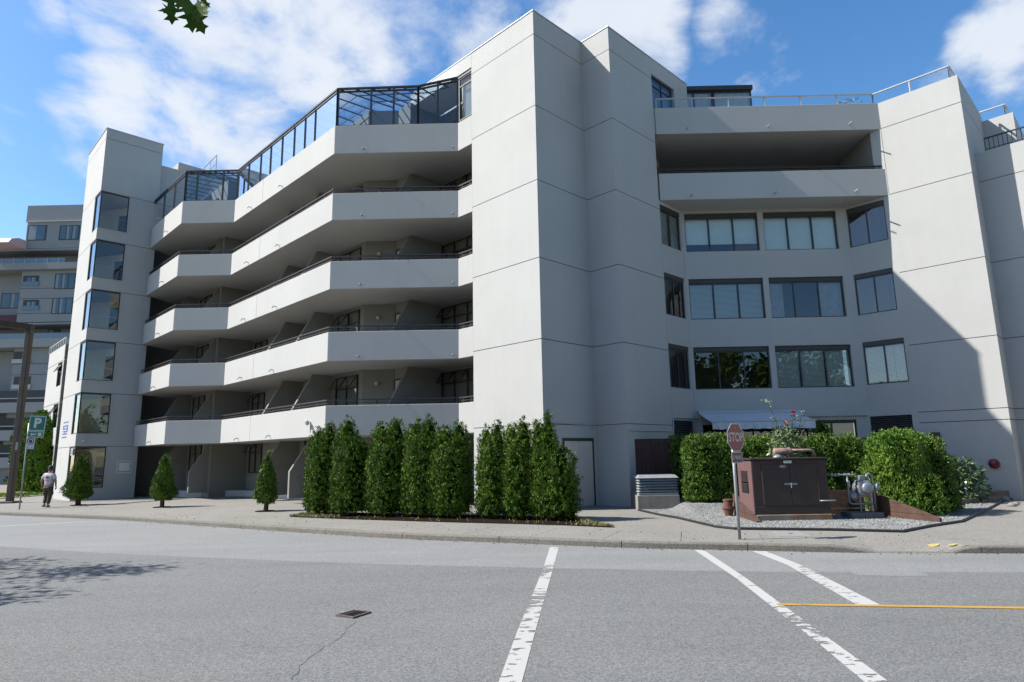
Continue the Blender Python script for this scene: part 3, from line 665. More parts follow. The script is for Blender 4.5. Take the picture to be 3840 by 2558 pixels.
# ---- sunroom along the top gallery
eav = [((-2.33, 24.5), 17.52), ((-3.99, 24.5), 17.16), (bP, 17.12), (cP, 17.12), (dP, 17.12), ((-21.75, 36.0), 17.12)]
ins = offpath([p for p, _ in eav], -.09)
bk = [(-1.2, 26.2), (-3.0, 27.3), (-5.6, 27.4), (-15.1, 35.6), (-16.5, 34.4), (-21.0, 38.6)]
bkz = [18.0, 17.9, 17.85, 17.85, 17.6, 17.8]
def v3(p, z): return Vector((p[0], p[1], z))
nm = [[.5, .99], [.3, .58, .99], [.18, .27, .37, .49, .61, .72, .86, .99], [.28, .78, .99], [.3, .62, .99]]
for i in range(len(eav)-1):
    a, b = v3(ins[i], eav[i][1]), v3(ins[i+1], eav[i+1][1]); zb = 15.405
    e = (b-a); fr = MB(); ts = [0]+nm[i]
    fr.tube([a-Vector((0, 0, .14)), b-Vector((0, 0, .14))], .045, 4); fr.tube([v3(a.xy, zb+.03), v3(b.xy, zb+.03)], .03, 4); fr.tube([a, b], .055, 4)
    for t in ts:
        p = a+e*t; fr.tube([v3(p.xy, zb), p], .052, 4)
    o = fr.build('sunroom_frame', 'frame', bld)
    for t0, t1 in zip(ts, ts[1:]+[1] if ts[-1] < .98 else ts[1:]):
        p0, p1 = a+e*t0, a+e*t1
        MB().add([v3(p0.xy, zb+.02), v3(p1.xy, zb+.02), p1-Vector((0, 0, .15)), p0-Vector((0, 0, .15))], [(0, 1, 2, 3)]).build('pane', 'glass_sun', o)
    # roof: rafters, purlins and glass
    c, d = v3(bk[i], bkz[i]), v3(bk[i+1], bkz[i+1]); rf = MB(); n = max(2, int(e.length/.62))
    for t in range(n+1):
        p, q = a.lerp(b, t/n), c.lerp(d, t/n); rf.tube([p, q], .032, 4)
    for t in (.33, .66): rf.tube([a.lerp(c, t), b.lerp(d, t)], .025, 4)
    o = rf.build('sunroom_rafters', 'frame', bld)
    MB().add([a+Vector((0, 0, .04)), b+Vector((0, 0, .04)), d+Vector((0, 0, .04)), c+Vector((0, 0, .04))], [(0, 1, 2, 3)]).build('roof_pane', 'glass_roof', o)
# top window of the corner mass beside the sunroom
window(FA(22.19), bld, -26.83, -25.6, 15.48, 17.53, 1, .06, R22, .06, (.8,), 'glass_sun', 'frame', header=.12, backing='interior')
window(FB(-18.68), bld, 30.3, 32.6, 15.87, 17.42, 2, .06, R22, .05, (.72,), 'glass_sun', 'frame', backing='curtain')

# ---- stair tower
TL, TC, TR, TB = (-26.69, 37.13), (-23.5, 33.94), (-21.39, 36.05), (-24.58, 39.24)
WL, WR = (-24.42, 34.86), (-22.47, 34.97)
ZT = [2.65+2.872*i for i in range(6)]            # window heads
MB().prism([TL, TC, TR, TB], 17.01+.013, 20.22-G_).build('tower_panel', 'stucco', bld)
MB().prism([TL, TC, TR, TB], 20.22+G_, 20.82).build('tower_panel', 'stucco', bld)
MB().prism(offset([TL, TC, TR, TB], .035), 17.1, 20.75).build('wall_core', 'groove', bld)
MB().prism(offset([TL, TC, TR, TB], -.03), 20.82, 20.86).build('roof_flashing', 'white_paint_metal', bld)
NL = (WL[0]+.16, WL[1]+.16); NR = (WR[0]-.16, WR[1]+.16)
TI = [(TL[0]+.22, TL[1]), (WL[0]+.2, WL[1]+.0)]
for k in range(6):
    ht = ZT[k]; hb = ht-2.2; lo = ZT[k-1]+G_ if k else -.5
    MB().prism([TL, TC, TR, TB], lo, hb).build('tower_panel', 'stucco', bld)
    if k: MB().prism(offset([TL, TC, TR, TB], .035), lo-.1, lo+.1).build('wall_core', 'groove', bld)
    # left cheek, right cheek, rear walls at window height
    th = ht-G_
    i2 = .16
    MB().prism([TL, WL, (WL[0]+i2, WL[1]+i2), (TL[0]+i2, TL[1]+i2)], hb, th).build('tower_panel', 'stucco', bld)
    MB().prism([WR, TR, (TR[0]-i2, TR[1]+i2), (WR[0]-i2, WR[1]+i2)], hb, th).build('tower_panel', 'stucco', bld)
    MB().prism([(-25.6, 37.0), (-21.9, 36.1), (-22.3, 36.7), (-24.6, 38.9), (-25.9, 37.7)], hb, th).build('lobby_wall', 'interior', bld)
    a, b = Vector((-25.6, 37.0)), Vector((-21.9, 36.1)); e = b-a; nn = Vector((e.y, -e.x)).normalized()
    p0, p1 = a+e*.42+nn*.03, a+e*.78+nn*.03
    MB().prism([tuple(p0), tuple(p1), tuple(p1-nn*.02), tuple(p0-nn*.02)], hb+.02, hb+1.68).build('lobby_door', 'brick_inner', bld)
    fx = MB().box((-22.05, 35.58, hb+1.45), (-21.97, 35.66, hb+1.6)).build('fill_lamp', 'metal_grey', bld); MB().lathe((-22.09, 35.70, hb+1.45), [(.03, -.08), (.08, -.05), (.09, 0), (.08, .05), (.03, .08)], 10).build('fill_globe', 'fill_glow', fx, smooth=True)  # added lamp, hidden behind the right cheek, to brighten the lobby
    # glass: corner window in two leaves
    for F, u0, u1 in ((FB(-57.44), 10.48, 12.5), (FA(10.44), -59.28, -57.48)):
        window(F, bld, u0, u1, hb, ht-.03, 1, .03, R22, .05, (), 'glass_clear', 'frame', name='corner_window')
    mb = MB(); mb.tube([v3((-23.46, 34.08), hb+.72), v3((-22.5, 35.04), hb+.72)], .012, 5); mb.build('guard_bar', 'frame_silver', bld)
    mb = MB(); fbox(mb, FB(-57.44), 10.44, 12.56, hb-.03, hb+.01, .0, .035); fbox(mb, FB(-57.44), 12.5, 12.56, hb+.012, ht-.03, -.03, .03); mb.build('window_trim', 'rail_white', bld)
mb = MB(); fbox(mb, FB(-57.44), 13.3, 14.3, 1.2, 1.87, 0, .03); pq = mb.build('notice_plaque', 'plaque', bld)
mb = MB(); fbox(mb, FB(-57.44), 13.36, 14.24, 1.25, 1.82, .031, .034); mb.build('notice_frame', 'cover_metal', pq)
mb = MB(); fbox(mb, FB(-57.44), 13.42, 14.18, 1.3, 1.77, .035, .037); mb.build('notice_sheet', 'plaque', pq)
mb = MB(); mb.lathe(FB(-57.44)(10.95, 2.95, 0), [(.05, 0), (.05, .05), (.1, .08), (.09, .16), (.04, .2)], 10, (S2, -S2, 0)); mb.build('wall_lamp', 'sign_white', bld, smooth=True)
# blue lettering stacked on the sunlit tower face (strokes as seen)
F = FA(10.44); mb = MB()
for zc, u0, u1 in ((4.06, -62.5, -60.7), (3.86, -62.5, -60.7), (3.70, -62.5, -60.7), (3.555, -62.5, -60.7), (3.41, -62.6, -60.8), (3.23, -62.7, -60.9)):
    fbox(mb, F, u0, u1, zc-.025, zc+.025, .001, .015)
for uc_, za, zb_ in ((-60.8, 3.55, 3.86), (-61.6, 3.4, 3.56), (-62.3, 3.7, 3.86)):
    fbox(mb, F, uc_-.12, uc_+.12, za, zb_, .001, .0145)
mb.build('blue_lettering', 'blue_letter', bld)
mb = MB(); fbox(mb, F, -58.9, -58.1, 2.2, 2.55, -.02, -.015); pl = mb.build('door_placard', 'sign_white', bld)
for t in range(3):
    mb = MB(); fbox(mb, F, -58.8+.25*t, -58.65+.25*t, 2.24, 2.5, -.0145, -.013); mb.build('placard_mark', 'sign_green', pl)
# roof blocks behind the tower
MB().prism([(-21.33, 37.74), (-20.4, 38.7), (-17.5, 41.6), (-19.5, 44), (-24.3, 40.7)], 17.0, 20.5).build('roof_block', 'stucco', bld)
MB().prism([(-21.6, 36.4), (-20.4, 37.6), (-21.6, 38.9), (-22.8, 37.6)], 16.9, 19.65).build('roof_block', 'stucco', bld)
mb = MB(); P = lambda x, y, z: Vector((x, y, z))
t0, t1 = P(-18.0, 35.91, 20.0), P(-19.57, 37.56, 20.0)
mb.tube([t0-P(0, 0, 1.2), t0, t1], .025, 6); mb.tube([t0-P(0, 0, .55), t1-P(0, 0, .55)], .018, 6); mb.tube([t0.lerp(t1, .5), t0.lerp(t1, .5)-P(0, 0, .6)], .018, 6); mb.tube([t1, t1-P(0, 0, 2)], .025, 6)
mb.build('roof_handrail', 'rail_white', bld)

# ---- window bay of the right-hand front
cl, cr = (6.99, 25.66), (13.84, 25.66)
F_ = (15.05, 24.45); RC = (17.0, 22.5)
ROWS = [(10.0, 11.68), (7.12, 8.83), (4.25, 5.97)]
dh = []
for z0, z1 in ROWS: dh += [(7.1, 10.17, z0, z1), (10.40, 13.46, z0, z1)]
wall_holes(FD(25.66), 6.99, 13.84, 3.1, 11.84, dh, .22).build('bay_wall', 'stucco', bld)
bh = [(30.34, 32.47, z0, z1) for z0, z1 in ROWS]
wall_holes(FB(-18.68), 30.29, 32.65, 3.05, 11.84, bh+[(30.4, 32.6, 3.05, 3.06)], .22).build('bay_wall', 'stucco', bld)
ah = [(-11.85, -9.72, z0+.02, z1+.02) for z0, z1 in ROWS[:2]]+[(-11.7, -9.6, 4.3, 6.02)]
wall_holes(FA(39.5), -11.82, -9.4, 3.1, 11.84, [(max(h[0], -11.75), h[1], h[2], h[3]) for h in ah], .22).build('bay_wall', 'stucco', bld)
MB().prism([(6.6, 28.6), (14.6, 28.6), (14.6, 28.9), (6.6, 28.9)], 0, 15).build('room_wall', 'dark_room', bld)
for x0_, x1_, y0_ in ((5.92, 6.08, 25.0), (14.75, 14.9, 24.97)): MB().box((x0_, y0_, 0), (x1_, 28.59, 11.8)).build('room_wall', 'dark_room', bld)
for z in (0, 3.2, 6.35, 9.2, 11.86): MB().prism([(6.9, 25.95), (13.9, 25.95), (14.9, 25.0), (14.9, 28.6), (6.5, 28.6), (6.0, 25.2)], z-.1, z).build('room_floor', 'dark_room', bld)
bl = {(0, 0): [('roll', .78)], (0, 1): [('roll', 1.0)], (1, 0): [('slat', 1.0)], (1, 1): None, (2, 0): None, (2, 1): [('slat', .98)]}
for r, (z0, z1) in enumerate(ROWS):
    window(FD(25.66), bld, 7.1, 10.17, z0, z1, 3, .1, 1, .05, (), 'glass_bay', 'frame_bay', .17, bl[(r, 0)])
    window(FD(25.66), bld, 10.40, 13.46, z0, z1, 3, .1, 1, .05, (), 'glass_bay', 'frame_bay', .17, bl[(r, 1)] or [('curtain', .62), None, ('curtain', 1.)])
    window(FB(-18.68), bld, 30.34, 32.47, z0, z1, 2, .06, R22, .05, (), 'glass_bay', 'frame_bay', .17, [('slat', 1.)] if r == 0 else None)
    u0, u1, q0, q1 = ah[r]; window(FA(39.5), bld, max(u0, -11.75), u1, q0, q1, 2, .06, R22, .05, (), 'glass_bay', 'frame_bay', .17, [('slat', .93)] if r == 2 else None)
# recessed loggia and its parapets
for z0, z1 in ((11.82, 12.96), (14.69, 15.86)):
    MB().prism([(5.86, 24.48), (15.06, 24.48), (14.9, 24.66), (6.04, 24.66)], z0, z1).build('parapet_panel', 'stucco', bld, bevel=.012)
    MB().prism([(6.0, 24.6), (14.93, 24.6), (14.9, 24.9), (15.0, 29), (5.7, 29), (5.7, 24.9)], z0+.004, z0+.22).build('balcony_slab', 'stucco', bld)
mb = MB(); mb.box((6.0, 24.53, 13.1), (14.95, 24.6, 13.14)); mb.box((6.0, 24.55, 13.02), (14.95, 24.58, 13.04))
hr = mb.build('handrail', 'rail_black', bld)
for i in range(7): MB().box((6.4+1.37*i, 24.55, 12.96), (6.44+1.37*i, 24.58, 13.1)).build('handrail_post', 'rail_black', hr)
MB().prism([(5.81, 24.475), (7.3, 25.965), (7.1, 26.2), (5.6, 24.7)], 14.72, 15.86).build('wall_panel', 'stucco', bld)
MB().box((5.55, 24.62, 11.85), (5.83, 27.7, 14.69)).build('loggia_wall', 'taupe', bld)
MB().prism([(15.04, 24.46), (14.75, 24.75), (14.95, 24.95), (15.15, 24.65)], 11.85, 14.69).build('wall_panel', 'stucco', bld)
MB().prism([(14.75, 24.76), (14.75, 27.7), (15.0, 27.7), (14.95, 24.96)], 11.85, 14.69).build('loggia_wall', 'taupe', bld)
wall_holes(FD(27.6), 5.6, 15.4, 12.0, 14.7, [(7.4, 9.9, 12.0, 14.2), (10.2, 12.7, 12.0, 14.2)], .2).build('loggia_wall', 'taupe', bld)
for x0, x1 in ((7.4, 9.9), (10.2, 12.7)): window(FD(27.6), bld, x0, x1, 12.06, 14.2, 2, .05, 1, .06, (), 'glass_bay', 'frame', name='sliding_door')
for (px, zc) in (((2400+285/1.6347), 14.87), ((2400+785/1.6347), 14.92), ((2400+1285/1.6347), 14.95), ((2400+310/1.6347), 11.97), ((2400+825/1.6347), 12.0), ((2400+1320/1.6347), 12.02)):
    x = onD(px, 480 if zc > 14 else 730, 24.48).x
    MB().tube([(x, 24.5, zc), (x, 24.22, zc-.02)], .025, 7).build('drain_spout', 'rail_white', bld)
# ground floor of the bay
wall_holes(FD(25.75), 6.99, 13.84, -.3, 3.1, [(7.3, 10.3, .3, 2.85), (10.5, 13.4, .3, 2.95)], .2).build('bay_wall', 'stucco', bld)
window(FD(25.75), bld, 7.3, 10.3, .3, 2.85, 3, .05, 1, .05, (), 'glass_bay', 'frame', 0, None)
window(FD(25.75), bld, 10.5, 13.4, .3, 2.95, 3, .05, 1, .05, (), 'glass_bay', 'frame', .08, [None, ('curtain', 1.), ('curtain', 1.)])
def louver(F, u0, u1, z0, z1, n, rec=.06):
    mb = MB(); fbox(mb, F, u0, u1, z0, z1, -.2, -.18); lb = mb.build('louver_panel', 'dark_room', bld)
    for i in range(n):
        z = z0+(z1-z0)*(i+.5)/n; h = (z1-z0)/n*.42; s = MB(); s.hexa([F(u0, z-h, -.03), F(u1, z-h, -.03), F(u1, z-h+.02, -.02), F(u0, z-h+.02, -.02), F(u0, z+h-.02, -.14), F(u1, z+h-.02, -.14), F(u1, z+h, -.13), F(u0, z+h, -.13)]); s.build('slat', 'louver', lb)
wall_holes(FA(39.5), -12.0, -9.4, -.3, 3.1, [(-11.75, -9.68, .2, 3.05)], .2).build('bay_wall', 'stucco', bld)
louver(FA(39.5), -11.75, -9.68, 2.38, 3.05, 8); window(FA(39.5), bld, -11.75, -9.68, .2, 2.36, 2, .06, R22, .05, (), 'glass_bay', 'frame', backing='dark_room')
wall_holes(FB(-18.68), 30.29, 32.65, -.3, 3.05, [(30.4, 32.5, .2, 3.0)], .2).build('bay_wall', 'stucco', bld)
louver(FB(-18.68), 30.4, 32.5, 2.0, 3.0, 11)
F = FB(-18.68); mb = MB(); mb.tube([F(26.3, 2.57, .03), F(30.2, 2.57, .03), F(30.3, 2.65, .03), F(30.3, 3.0, .03), F(30.42, 3.1, .03), F(32.6, 3.1, .03)], .025, 6); mb.build('conduit', 'stucco', bld)
F = FB(-20.595); mb = MB(); mb.tube([F(22.3, 2.86, .025), F(25.7, 2.80, .025), F(25.8, 2.70, .03), F(25.9, 2.78, .025), F(26.1, 2.79, .025)], .018, 6); mb.build('conduit', 'stucco', bld)
# double service door in the corner mass
F = FB(-20.595); d0, d1 = 23.6, 25.75
mb = MB(); fbox(mb, F, d0-.1, d0, 0, 2.34, 0, .03); fbox(mb, F, d1, d1+.1, 0, 2.34, 0, .03); fbox(mb, F, d0, d1, 2.24, 2.34, 0, .03); sd = mb.build('service_door', 'frame', bld)
um = (d0+d1)/2
for a, b in ((d0+.01, um-.012), (um+.012, d1-.01)):
    mb = MB(); fbox(mb, F, a, b, .02, 2.23, .003, .02); mb.build('door_leaf', 'door_beige', sd)
mb = MB(); mb.lathe(F(um+.12, 1.0, .02), [(.02, 0), (.02, .03), (.035, .04), (.035, .07), (.015, .08)], 10, (S2, -S2, 0)); mb.build('knob', 'metal_bright', sd)
mb = MB(); fbox(mb, F, um-.012, um+.012, .02, 2.23, .004, .012); mb.build('astragal', 'rust', sd)

# ---- right-hand block
R2u = (20.05, 25.55); ZR = [-.4, 2.72, 3.12, 5.69, 8.59, 11.84, 14.70, 15.84]
bands([F_, RC, R2u, (18.5, 28.5), (15.6, 28.5), (15.16, 24.62)], ZR)
LB = [(17.84, 23.34), (22.6, 18.58), (26.4, 22.4), (20.4, 25.2), (19.0, 24.5)]
bands(LB, [-.4, 2.72, 3.12, 5.69, 8.59, 11.80, 12.98])
MB().prism([(20.06, 25.54), (20.8, 24.8), (24, 28), (22, 30), (19, 28.4)], 11.9, 15.5).build('wall_panel', 'stucco', bld)
F = FA(41.18); mb = MB(); fbox(mb, F, -4.62, -4.5, 0, 2.2, 0, .03); fbox(mb, F, -4.5, -2.9, 2.1, 2.2, 0, .03); sd = mb.build('side_door', 'frame', bld); mb = MB(); fbox(mb, F, -4.5, -2.9, .01, 2.1, .002, .02); mb.build('door_leaf', 'door_beige', sd)
# black balustrade on the lower block
pts = [(18.15, 23.16), (22.5, 18.8)]; a, b = Vector(pts[0]), Vector(pts[1]); e = (b-a).normalized()
mb = MB(); mb.tube([v3(a, 13.5), v3(b, 13.5)], .035, 4); mb.tube([v3(a, 13.05), v3(b, 13.05)], .02, 4); br = mb.build('balustrade', 'rail_black', bld)
for i in range(int((b-a).length/.14)):
    p = a+e*.14*i; mb = MB(); mb.tube([v3(p, 12.97), v3(p, 13.5)], .011, 4, False); mb.build('baluster', 'rail_black', br)
# white roof railings with glass
def roof_rail(pts, z0, z1, step=1.5):
    mb = MB()
    for p, q in zip(pts, pts[1:]): mb.tube([v3(p, z1), v3(q, z1)], .04, 6)
    rr = mb.build('roof_railing', 'rail_white', bld)
    for p, q in zip(pts, pts[1:]):
        p, q = Vector(p), Vector(q); n = max(1, round((q-p).length/step))
        for i in range(n+1):
            w = p.lerp(q, i/n); m2 = MB(); m2.tube([v3(w, z0-.02), v3(w, z1-.03)], .032, 6); m2.build('post', 'rail_white', rr)
            if i < n:
                w2 = p.lerp(q, (i+1)/n); MB().add([v3(w, z0+.03), v3(w2, z0+.03), v3(w2, z1-.06), v3(w, z1-.06)], [(0, 1, 2, 3)]).build('glass_panel', 'glass_clear', rr)
roof_rail([(5.95, 24.6), (14.98, 24.62), (16.88, 22.72), (19.3, 25.1)], 15.86, 16.33, 1.5)
roof_rail([(19.98, 25.75), (20.7, 25.03), (23.5, 27.8)], 15.5, 15.98, 1.3)
# penthouse glass room on the roof terrace
mb = MB(); mb.box((7.3, 26.6, 17.92), (10.85, 29.5, 18.12)); ph = mb.build('penthouse_canopy', 'frame', bld)
window(FD(26.7), bld, 7.35, 9.02, 15.9, 17.92, 2, .0, 1, .05, (), 'glass_clear', 'frame', 0, [('curtain', 1.)], cloth='sheer'); window(FD(26.7), bld, 9.08, 10.8, 15.9, 17.92, 1, .0, 1, .05, (), 'glass_clear', 'frame', 0, [('curtain', 1.)], cloth='sheer')
mb = MB(); mb.box((10.76, 26.75, 15.8), (10.82, 29.3, 17.92)); mb.build('penthouse_side', 'glass_clear', bld)
MB().box((7.3, 29.2, 15.8), (10.8, 29.3, 17.92)).build('penthouse_back', 'interior', bld)
mb = MB(); mb.lathe((17.0, 24.0, 15.72), [(.4, 0), (.38, .2), (.3, .42), (.16, .52), (.02, .55)], 16); mb.build('skylight_dome', 'sign_white', bld, smooth=True)
# fire department connection and plate
F = FA(39.5); mb = MB(); fbox(mb, F, -6.85, -6.0, 1.05, 1.4, .0, .012); fp = mb.build('recess_plate', 'stucco', bld)
mb = MB(); mb.lathe(F(-6.38, 1.2, .01), [(.17, 0), (.17, .05), (.15, .09), (.05, .13), (.02, .135)], 18, (-S2, -S2, 0)); fd = mb.build('fire_connection', 'red_cap', bld, smooth=True); fd['label'] = 'round dark red fire hose connection on the wall'
for du in (-.13, .13):
    mb = MB(); mb.lathe(F(-6.38+du, 1.2, .08), [(.045, 0), (.045, .07), (.03, .072), (.03, .05)], 10, (-S2, -S2, 0)); mb.build('hose_cap', 'sign_black', fd)
mb = MB(); fbox(mb, F, -8.95, -8.5, 1.3, 2.35, .0, .12); mb.build('meter_cabinet', 'post_brown', bld)
mb = MB(); fbox(mb, F, -8.6, -8.25, 1.15, 1.35, .0, .05); mb.build('junction_box', 'metal_grey', bld)

# ================================================================== ANNEX AND FAR BUILDING
an = thing('annex_building', 'low white annex with narrow open windows left of the stair tower', 'building', (-34, 47, -.2))
SA = 12.44; FAx = FA(SA)
AX = [tuple(FAx(-86.4, 0).xy), tuple(FAx(-77.6, 0).xy), tuple(FAx(-77.6, 0, -6).xy), tuple(FAx(-86.4, 0, -6).xy)]
hol = [(-80.6, -78.3, 7.32, 9.06), (-80.6, -78.1, 4.3, 6.02), (-80.6, -78.1, 1.2, 3.0)]
for a, b in ((-.6, 3.05), (3.05, 6.08), (6.08, 9.13), (9.13, 10.3)):
    wall_holes(FAx, -86.4, -77.6, a+.02, b-.02, [h for h in hol if h[2] < b and h[3] > a], .25).build('wall_panel', 'stucco', an)
wall_holes(FAx, -86.36, -77.64, -.6, 10.2, hol, .2).build('wall_core', 'groove', an).location.xy = (.03, .03)
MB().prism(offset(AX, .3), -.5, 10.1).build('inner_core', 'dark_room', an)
for h in hol: window(FAx, an, *h, 1, .08, R22, .07, (.62,), 'glass_bay', 'frame', opened=[(0, 1)])
mb = MB(); p0, p1 = Vector(AX[0]), Vector(AX[1]); mb.tube([v3(p0, 10.75), v3(p1, 10.75)], .05, 6); rr = mb.build('roof_railing', 'rail_white', an)
for i in range(8): q = p0.lerp(p1, i/7); MB().tube([v3(q, 10.25), v3(q, 10.75)], .04, 6).build('post', 'rail_white', rr)
MB().prism([AX[1], (AX[1][0]-.15, AX[1][1]+.15), (AX[2][0]-.15, AX[2][1]+.15), AX[2]], -.5, 10.28).build('side_wall', 'stucco', an)

FY = 70.
fb = thing('far_apartment_tower', 'tall grey stepped apartment tower behind the parking sign at far left', 'building', (-55, FY, -.4))
def fd(x, y): p = onD(*g7(x, y), FY); return p.x, p.z
def rect(x0, y0, x1, y1): a = fd(x0, y0); b = fd(x1, y1); return a[0], b[0], b[1], a[1]
def fblock(name, x0, x1, z0, z1, n0, n1, m='stucco_far'): return fbox(MB(), FD(FY), x0, x1, z0, z1, n0, n1).build(name, m, fb)
xr = -40.0
x0, _, zc, zt = rect(220, 150, 640, 265)
fblock('wall', x0, xr, zc-.06, zt, -12, 0); fblock('wall', x0+.2, xr, fd(0, 490)[1], zc-.1, -12, 0)
fblock('cornice', x0+.25, xr, zc-.12, zc+.02, 0, .18, 'rail_white')
def fwin(x0p, y0p, x1p, y1p, nx, n=0.):
    a, b, c, d = rect(x0p, y0p, x1p, y1p); mb = MB(); F = FD(FY); fbox(mb, F, a-.1, b+.1, c-.1, d+.1, n, n+.03); w = mb.build('window', 'frame', fb)
    for i in range(nx):
        u0 = a+(b-a)*i/nx+.05; u1 = a+(b-a)*(i+1)/nx-.05; fbox(MB(), F, u0, u1, c, d, n+.031, n+.04).build('pane', 'far_glass', w)
        if (i+int(a*3)) % 3 != 1: fbox(MB(), F, u0, u0+(u1-u0)*.45, c, d, n+.041, n+.045).build('curtain', 'far_curtain', w)
fwin(230, 312, 352, 415, 1); fwin(478, 312, 612, 410, 3)
# storeys below: each with its parapet, recess and windows
zs = [fd(0, y)[1] for y in (490, 615, 665, 880, 1075, 1205, 1270, 1475)]
fblock('soffit', -70, xr, zs[0]-.25, zs[0]-.02, -12, -.05)
fblock('recess_wall', -70, xr, zs[1]-.5, zs[0]-.25, -12, -2.2)
fblock('balcony_parapet', -70, xr, zs[2], zs[1], -12, .6); fblock('balcony_glass', -70, -51.4, zs[1], zs[1]+.55, .5, .56, 'glass_rail')
for i in range(14): fblock('glass_post', -69+1.3*i, -68.95+1.3*i, zs[1], zs[1]+.58, .5, .6, 'rail_white')
xw = fd(160, 800)[0]
fblock('wall', xw, xr, zs[4]+.1, zs[2]-.02, -12, 0)
for y0p in (700, 890):                               # small loggias with planters
    a, b, c, d = rect(185, y0p, 300, y0p+75); fblock('loggia', a, b, c, d, .0, .02, 'dark_room'); fblock('loggia_rail', a-.1, b+.1, c-.05, c+.45, .02, .1, 'glass_rail')
for y0p in (740, 930): fwin(215, y0p-25, 285, y0p+20, 2, .025)
fwin(442, 690, 582, 795, 3); fwin(420, 880, 562, 990, 3)
for y in (800, 880, 995, 1075): z = fd(200, y)[1]; fblock('storey_line', xw, xr, z-.03, z+.03, 0, .012, 'groove')
fblock('wall', -72, xw, fd(0, 1010)[1], zs[2], -12, -1.5); fwin(-60, 817, 66, 925, 2, -1.5)
fblock('maroon_panel', -70, xw-.05, fd(0, 1055)[1], fd(0, 1003)[1], -12, -.3, 'maroon')
fblock('soffit', -70, xr, zs[4]-.2, zs[4], -12, .1)
fblock('recess_wall', -70, xr, zs[5]-.4, zs[4]-.2, -12, -2.4)
fwin(262, 1095, 345, 1150, 1, -2.4)
fblock('balcony_parapet', -70, xr, zs[6], zs[5], -12, .6); fblock('balcony_glass', -70, -49.6, zs[5], zs[5]+.62, .5, .56, 'glass_rail')
xw2 = fd(100, 1400)[0]
fblock('wall', xw2, xr, -.5, zs[6]-.02, -12, 0); fblock('wall', -72, xw2, -.5, zs[6]-.05, -12, -1.8)
for y in (1390, 1475, 1600): z = fd(200, y)[1]; fblock('storey_line', xw2, xr, z-.03, z+.03, 0, .012, 'groove')
for (ya, yb) in ((1295, 1380), (1490, 1580)):
    a, b, c, d = rect(112, ya, 235, yb); fblock('loggia', a, b, c, d, .0, .02, 'dark_room'); fblock('loggia_rail', a-.1, b+.1, c-.05, c+.4, .02, .1, 'rail_white')
for z in (7.3, 4.3, 1.4):
    fblock('balcony_parapet', -70, -44, z, z+1.1, 0, 1.0); fblock('balcony_recess', -70, -46, z+1.15, z+2.5, .004, .02, 'dark_room'); fblock('rail', -70, -44, z+1.5, z+1.58, .9, .98, 'rail_white')
a, b, c, d = rect(-60, 432, 205, 492); mb = MB()
n = 10
for i in range(n):
    t0, t1 = a+(b-a)*i/n, a+(b-a)*(i+1)/n-.03; prof = [(0, d), (1.2, d-.05), (2.2, d-.45), (2.6, c), (2.5, c), (0, c)]
    mm = MB(); F = FD(FY); k = len(prof); mm.add([F(t0, z, q) for q, z in prof]+[F(t1, z, q) for q, z in prof], [tuple(range(k)), tuple(range(2*k-1, k-1, -1))]+[(j, k+j, k+(j+1) % k, (j+1) % k) for j in range(k)])
    mm.build('pink_roof_sheet', 'pink_roof', fb)
# ================================================================== FOLIAGE
rng = np.random.default_rng(7)
def leaf_quads(P, Dn, ln, wd, rg, N=None):
    """kite-shaped leaflets at P pointing along Dn"""
    n = len(P); Dn = Dn/np.linalg.norm(Dn, axis=1, keepdims=True)
    r = rg.normal(size=(n, 3))
    if N is not None: r = N+r*.42
    side = np.cross(Dn, r); side /= np.linalg.norm(side, axis=1, keepdims=True)+1e-9
    ln = ln*rg.uniform(.6, 1.3, (n, 1)); wd = wd*rg.uniform(.6, 1.3, (n, 1))
    V = np.stack([P, P+Dn*ln*.5+side*wd*.5, P+Dn*ln, P+Dn*ln*.5-side*wd*.5], 1).reshape(-1, 3)
    return V, np.arange(4*n).reshape(-1, 4)
def column_points(h, w, n, rg, shape, lump=.12):
    """points on a lumpy clipped-conifer surface: returns P, outward normals"""
    z = rg.uniform(0, 1, n*2)
    if shape == 'cone': prof = lambda t: (np.clip(t/.10, .55, 1))*(1-t)**.62*(1-.1*t)
    elif shape == 'ball': prof = lambda t: np.sqrt(np.clip(1-(2*t*.93-.86)**2, .03, 1))
    elif shape == 'block': prof = lambda t: np.clip(t/.06, .8, 1)*(1-np.clip((t-.86)/.14, 0, 1)**2.2*.75)
    else: prof = lambda t: np.clip(t/.10, .80, 1)*(1-.12*t)*(1-np.clip((t-.70)/.30, 0, 1)**2.3*.88)
    z = z[rg.uniform(0, 1, n*2) < np.clip(prof(z)/1.0, .12, 1)][:n]; th = rg.uniform(0, 2*np.pi, len(z))
    ph = rg.uniform(0, 6.28, 8); lm = 0
    for i in range(4): lm = lm+np.sin(th*(2+i)+z*h*(2.2+1.3*i)+ph[i])*np.sin(z*h*(1.4+i)-th*(1+i % 2)+ph[i+4])/(1+.45*i)
    r = w/2*prof(z)*(1+lump*lm)
    r = r*(1-np.abs(rg.normal(0, .11, len(z))))
    P = np.stack([r*np.cos(th), r*np.sin(th), z*h], 1); Nn = np.stack([np.cos(th), np.sin(th), np.full(len(z), .25)], 1)
    return P, Nn
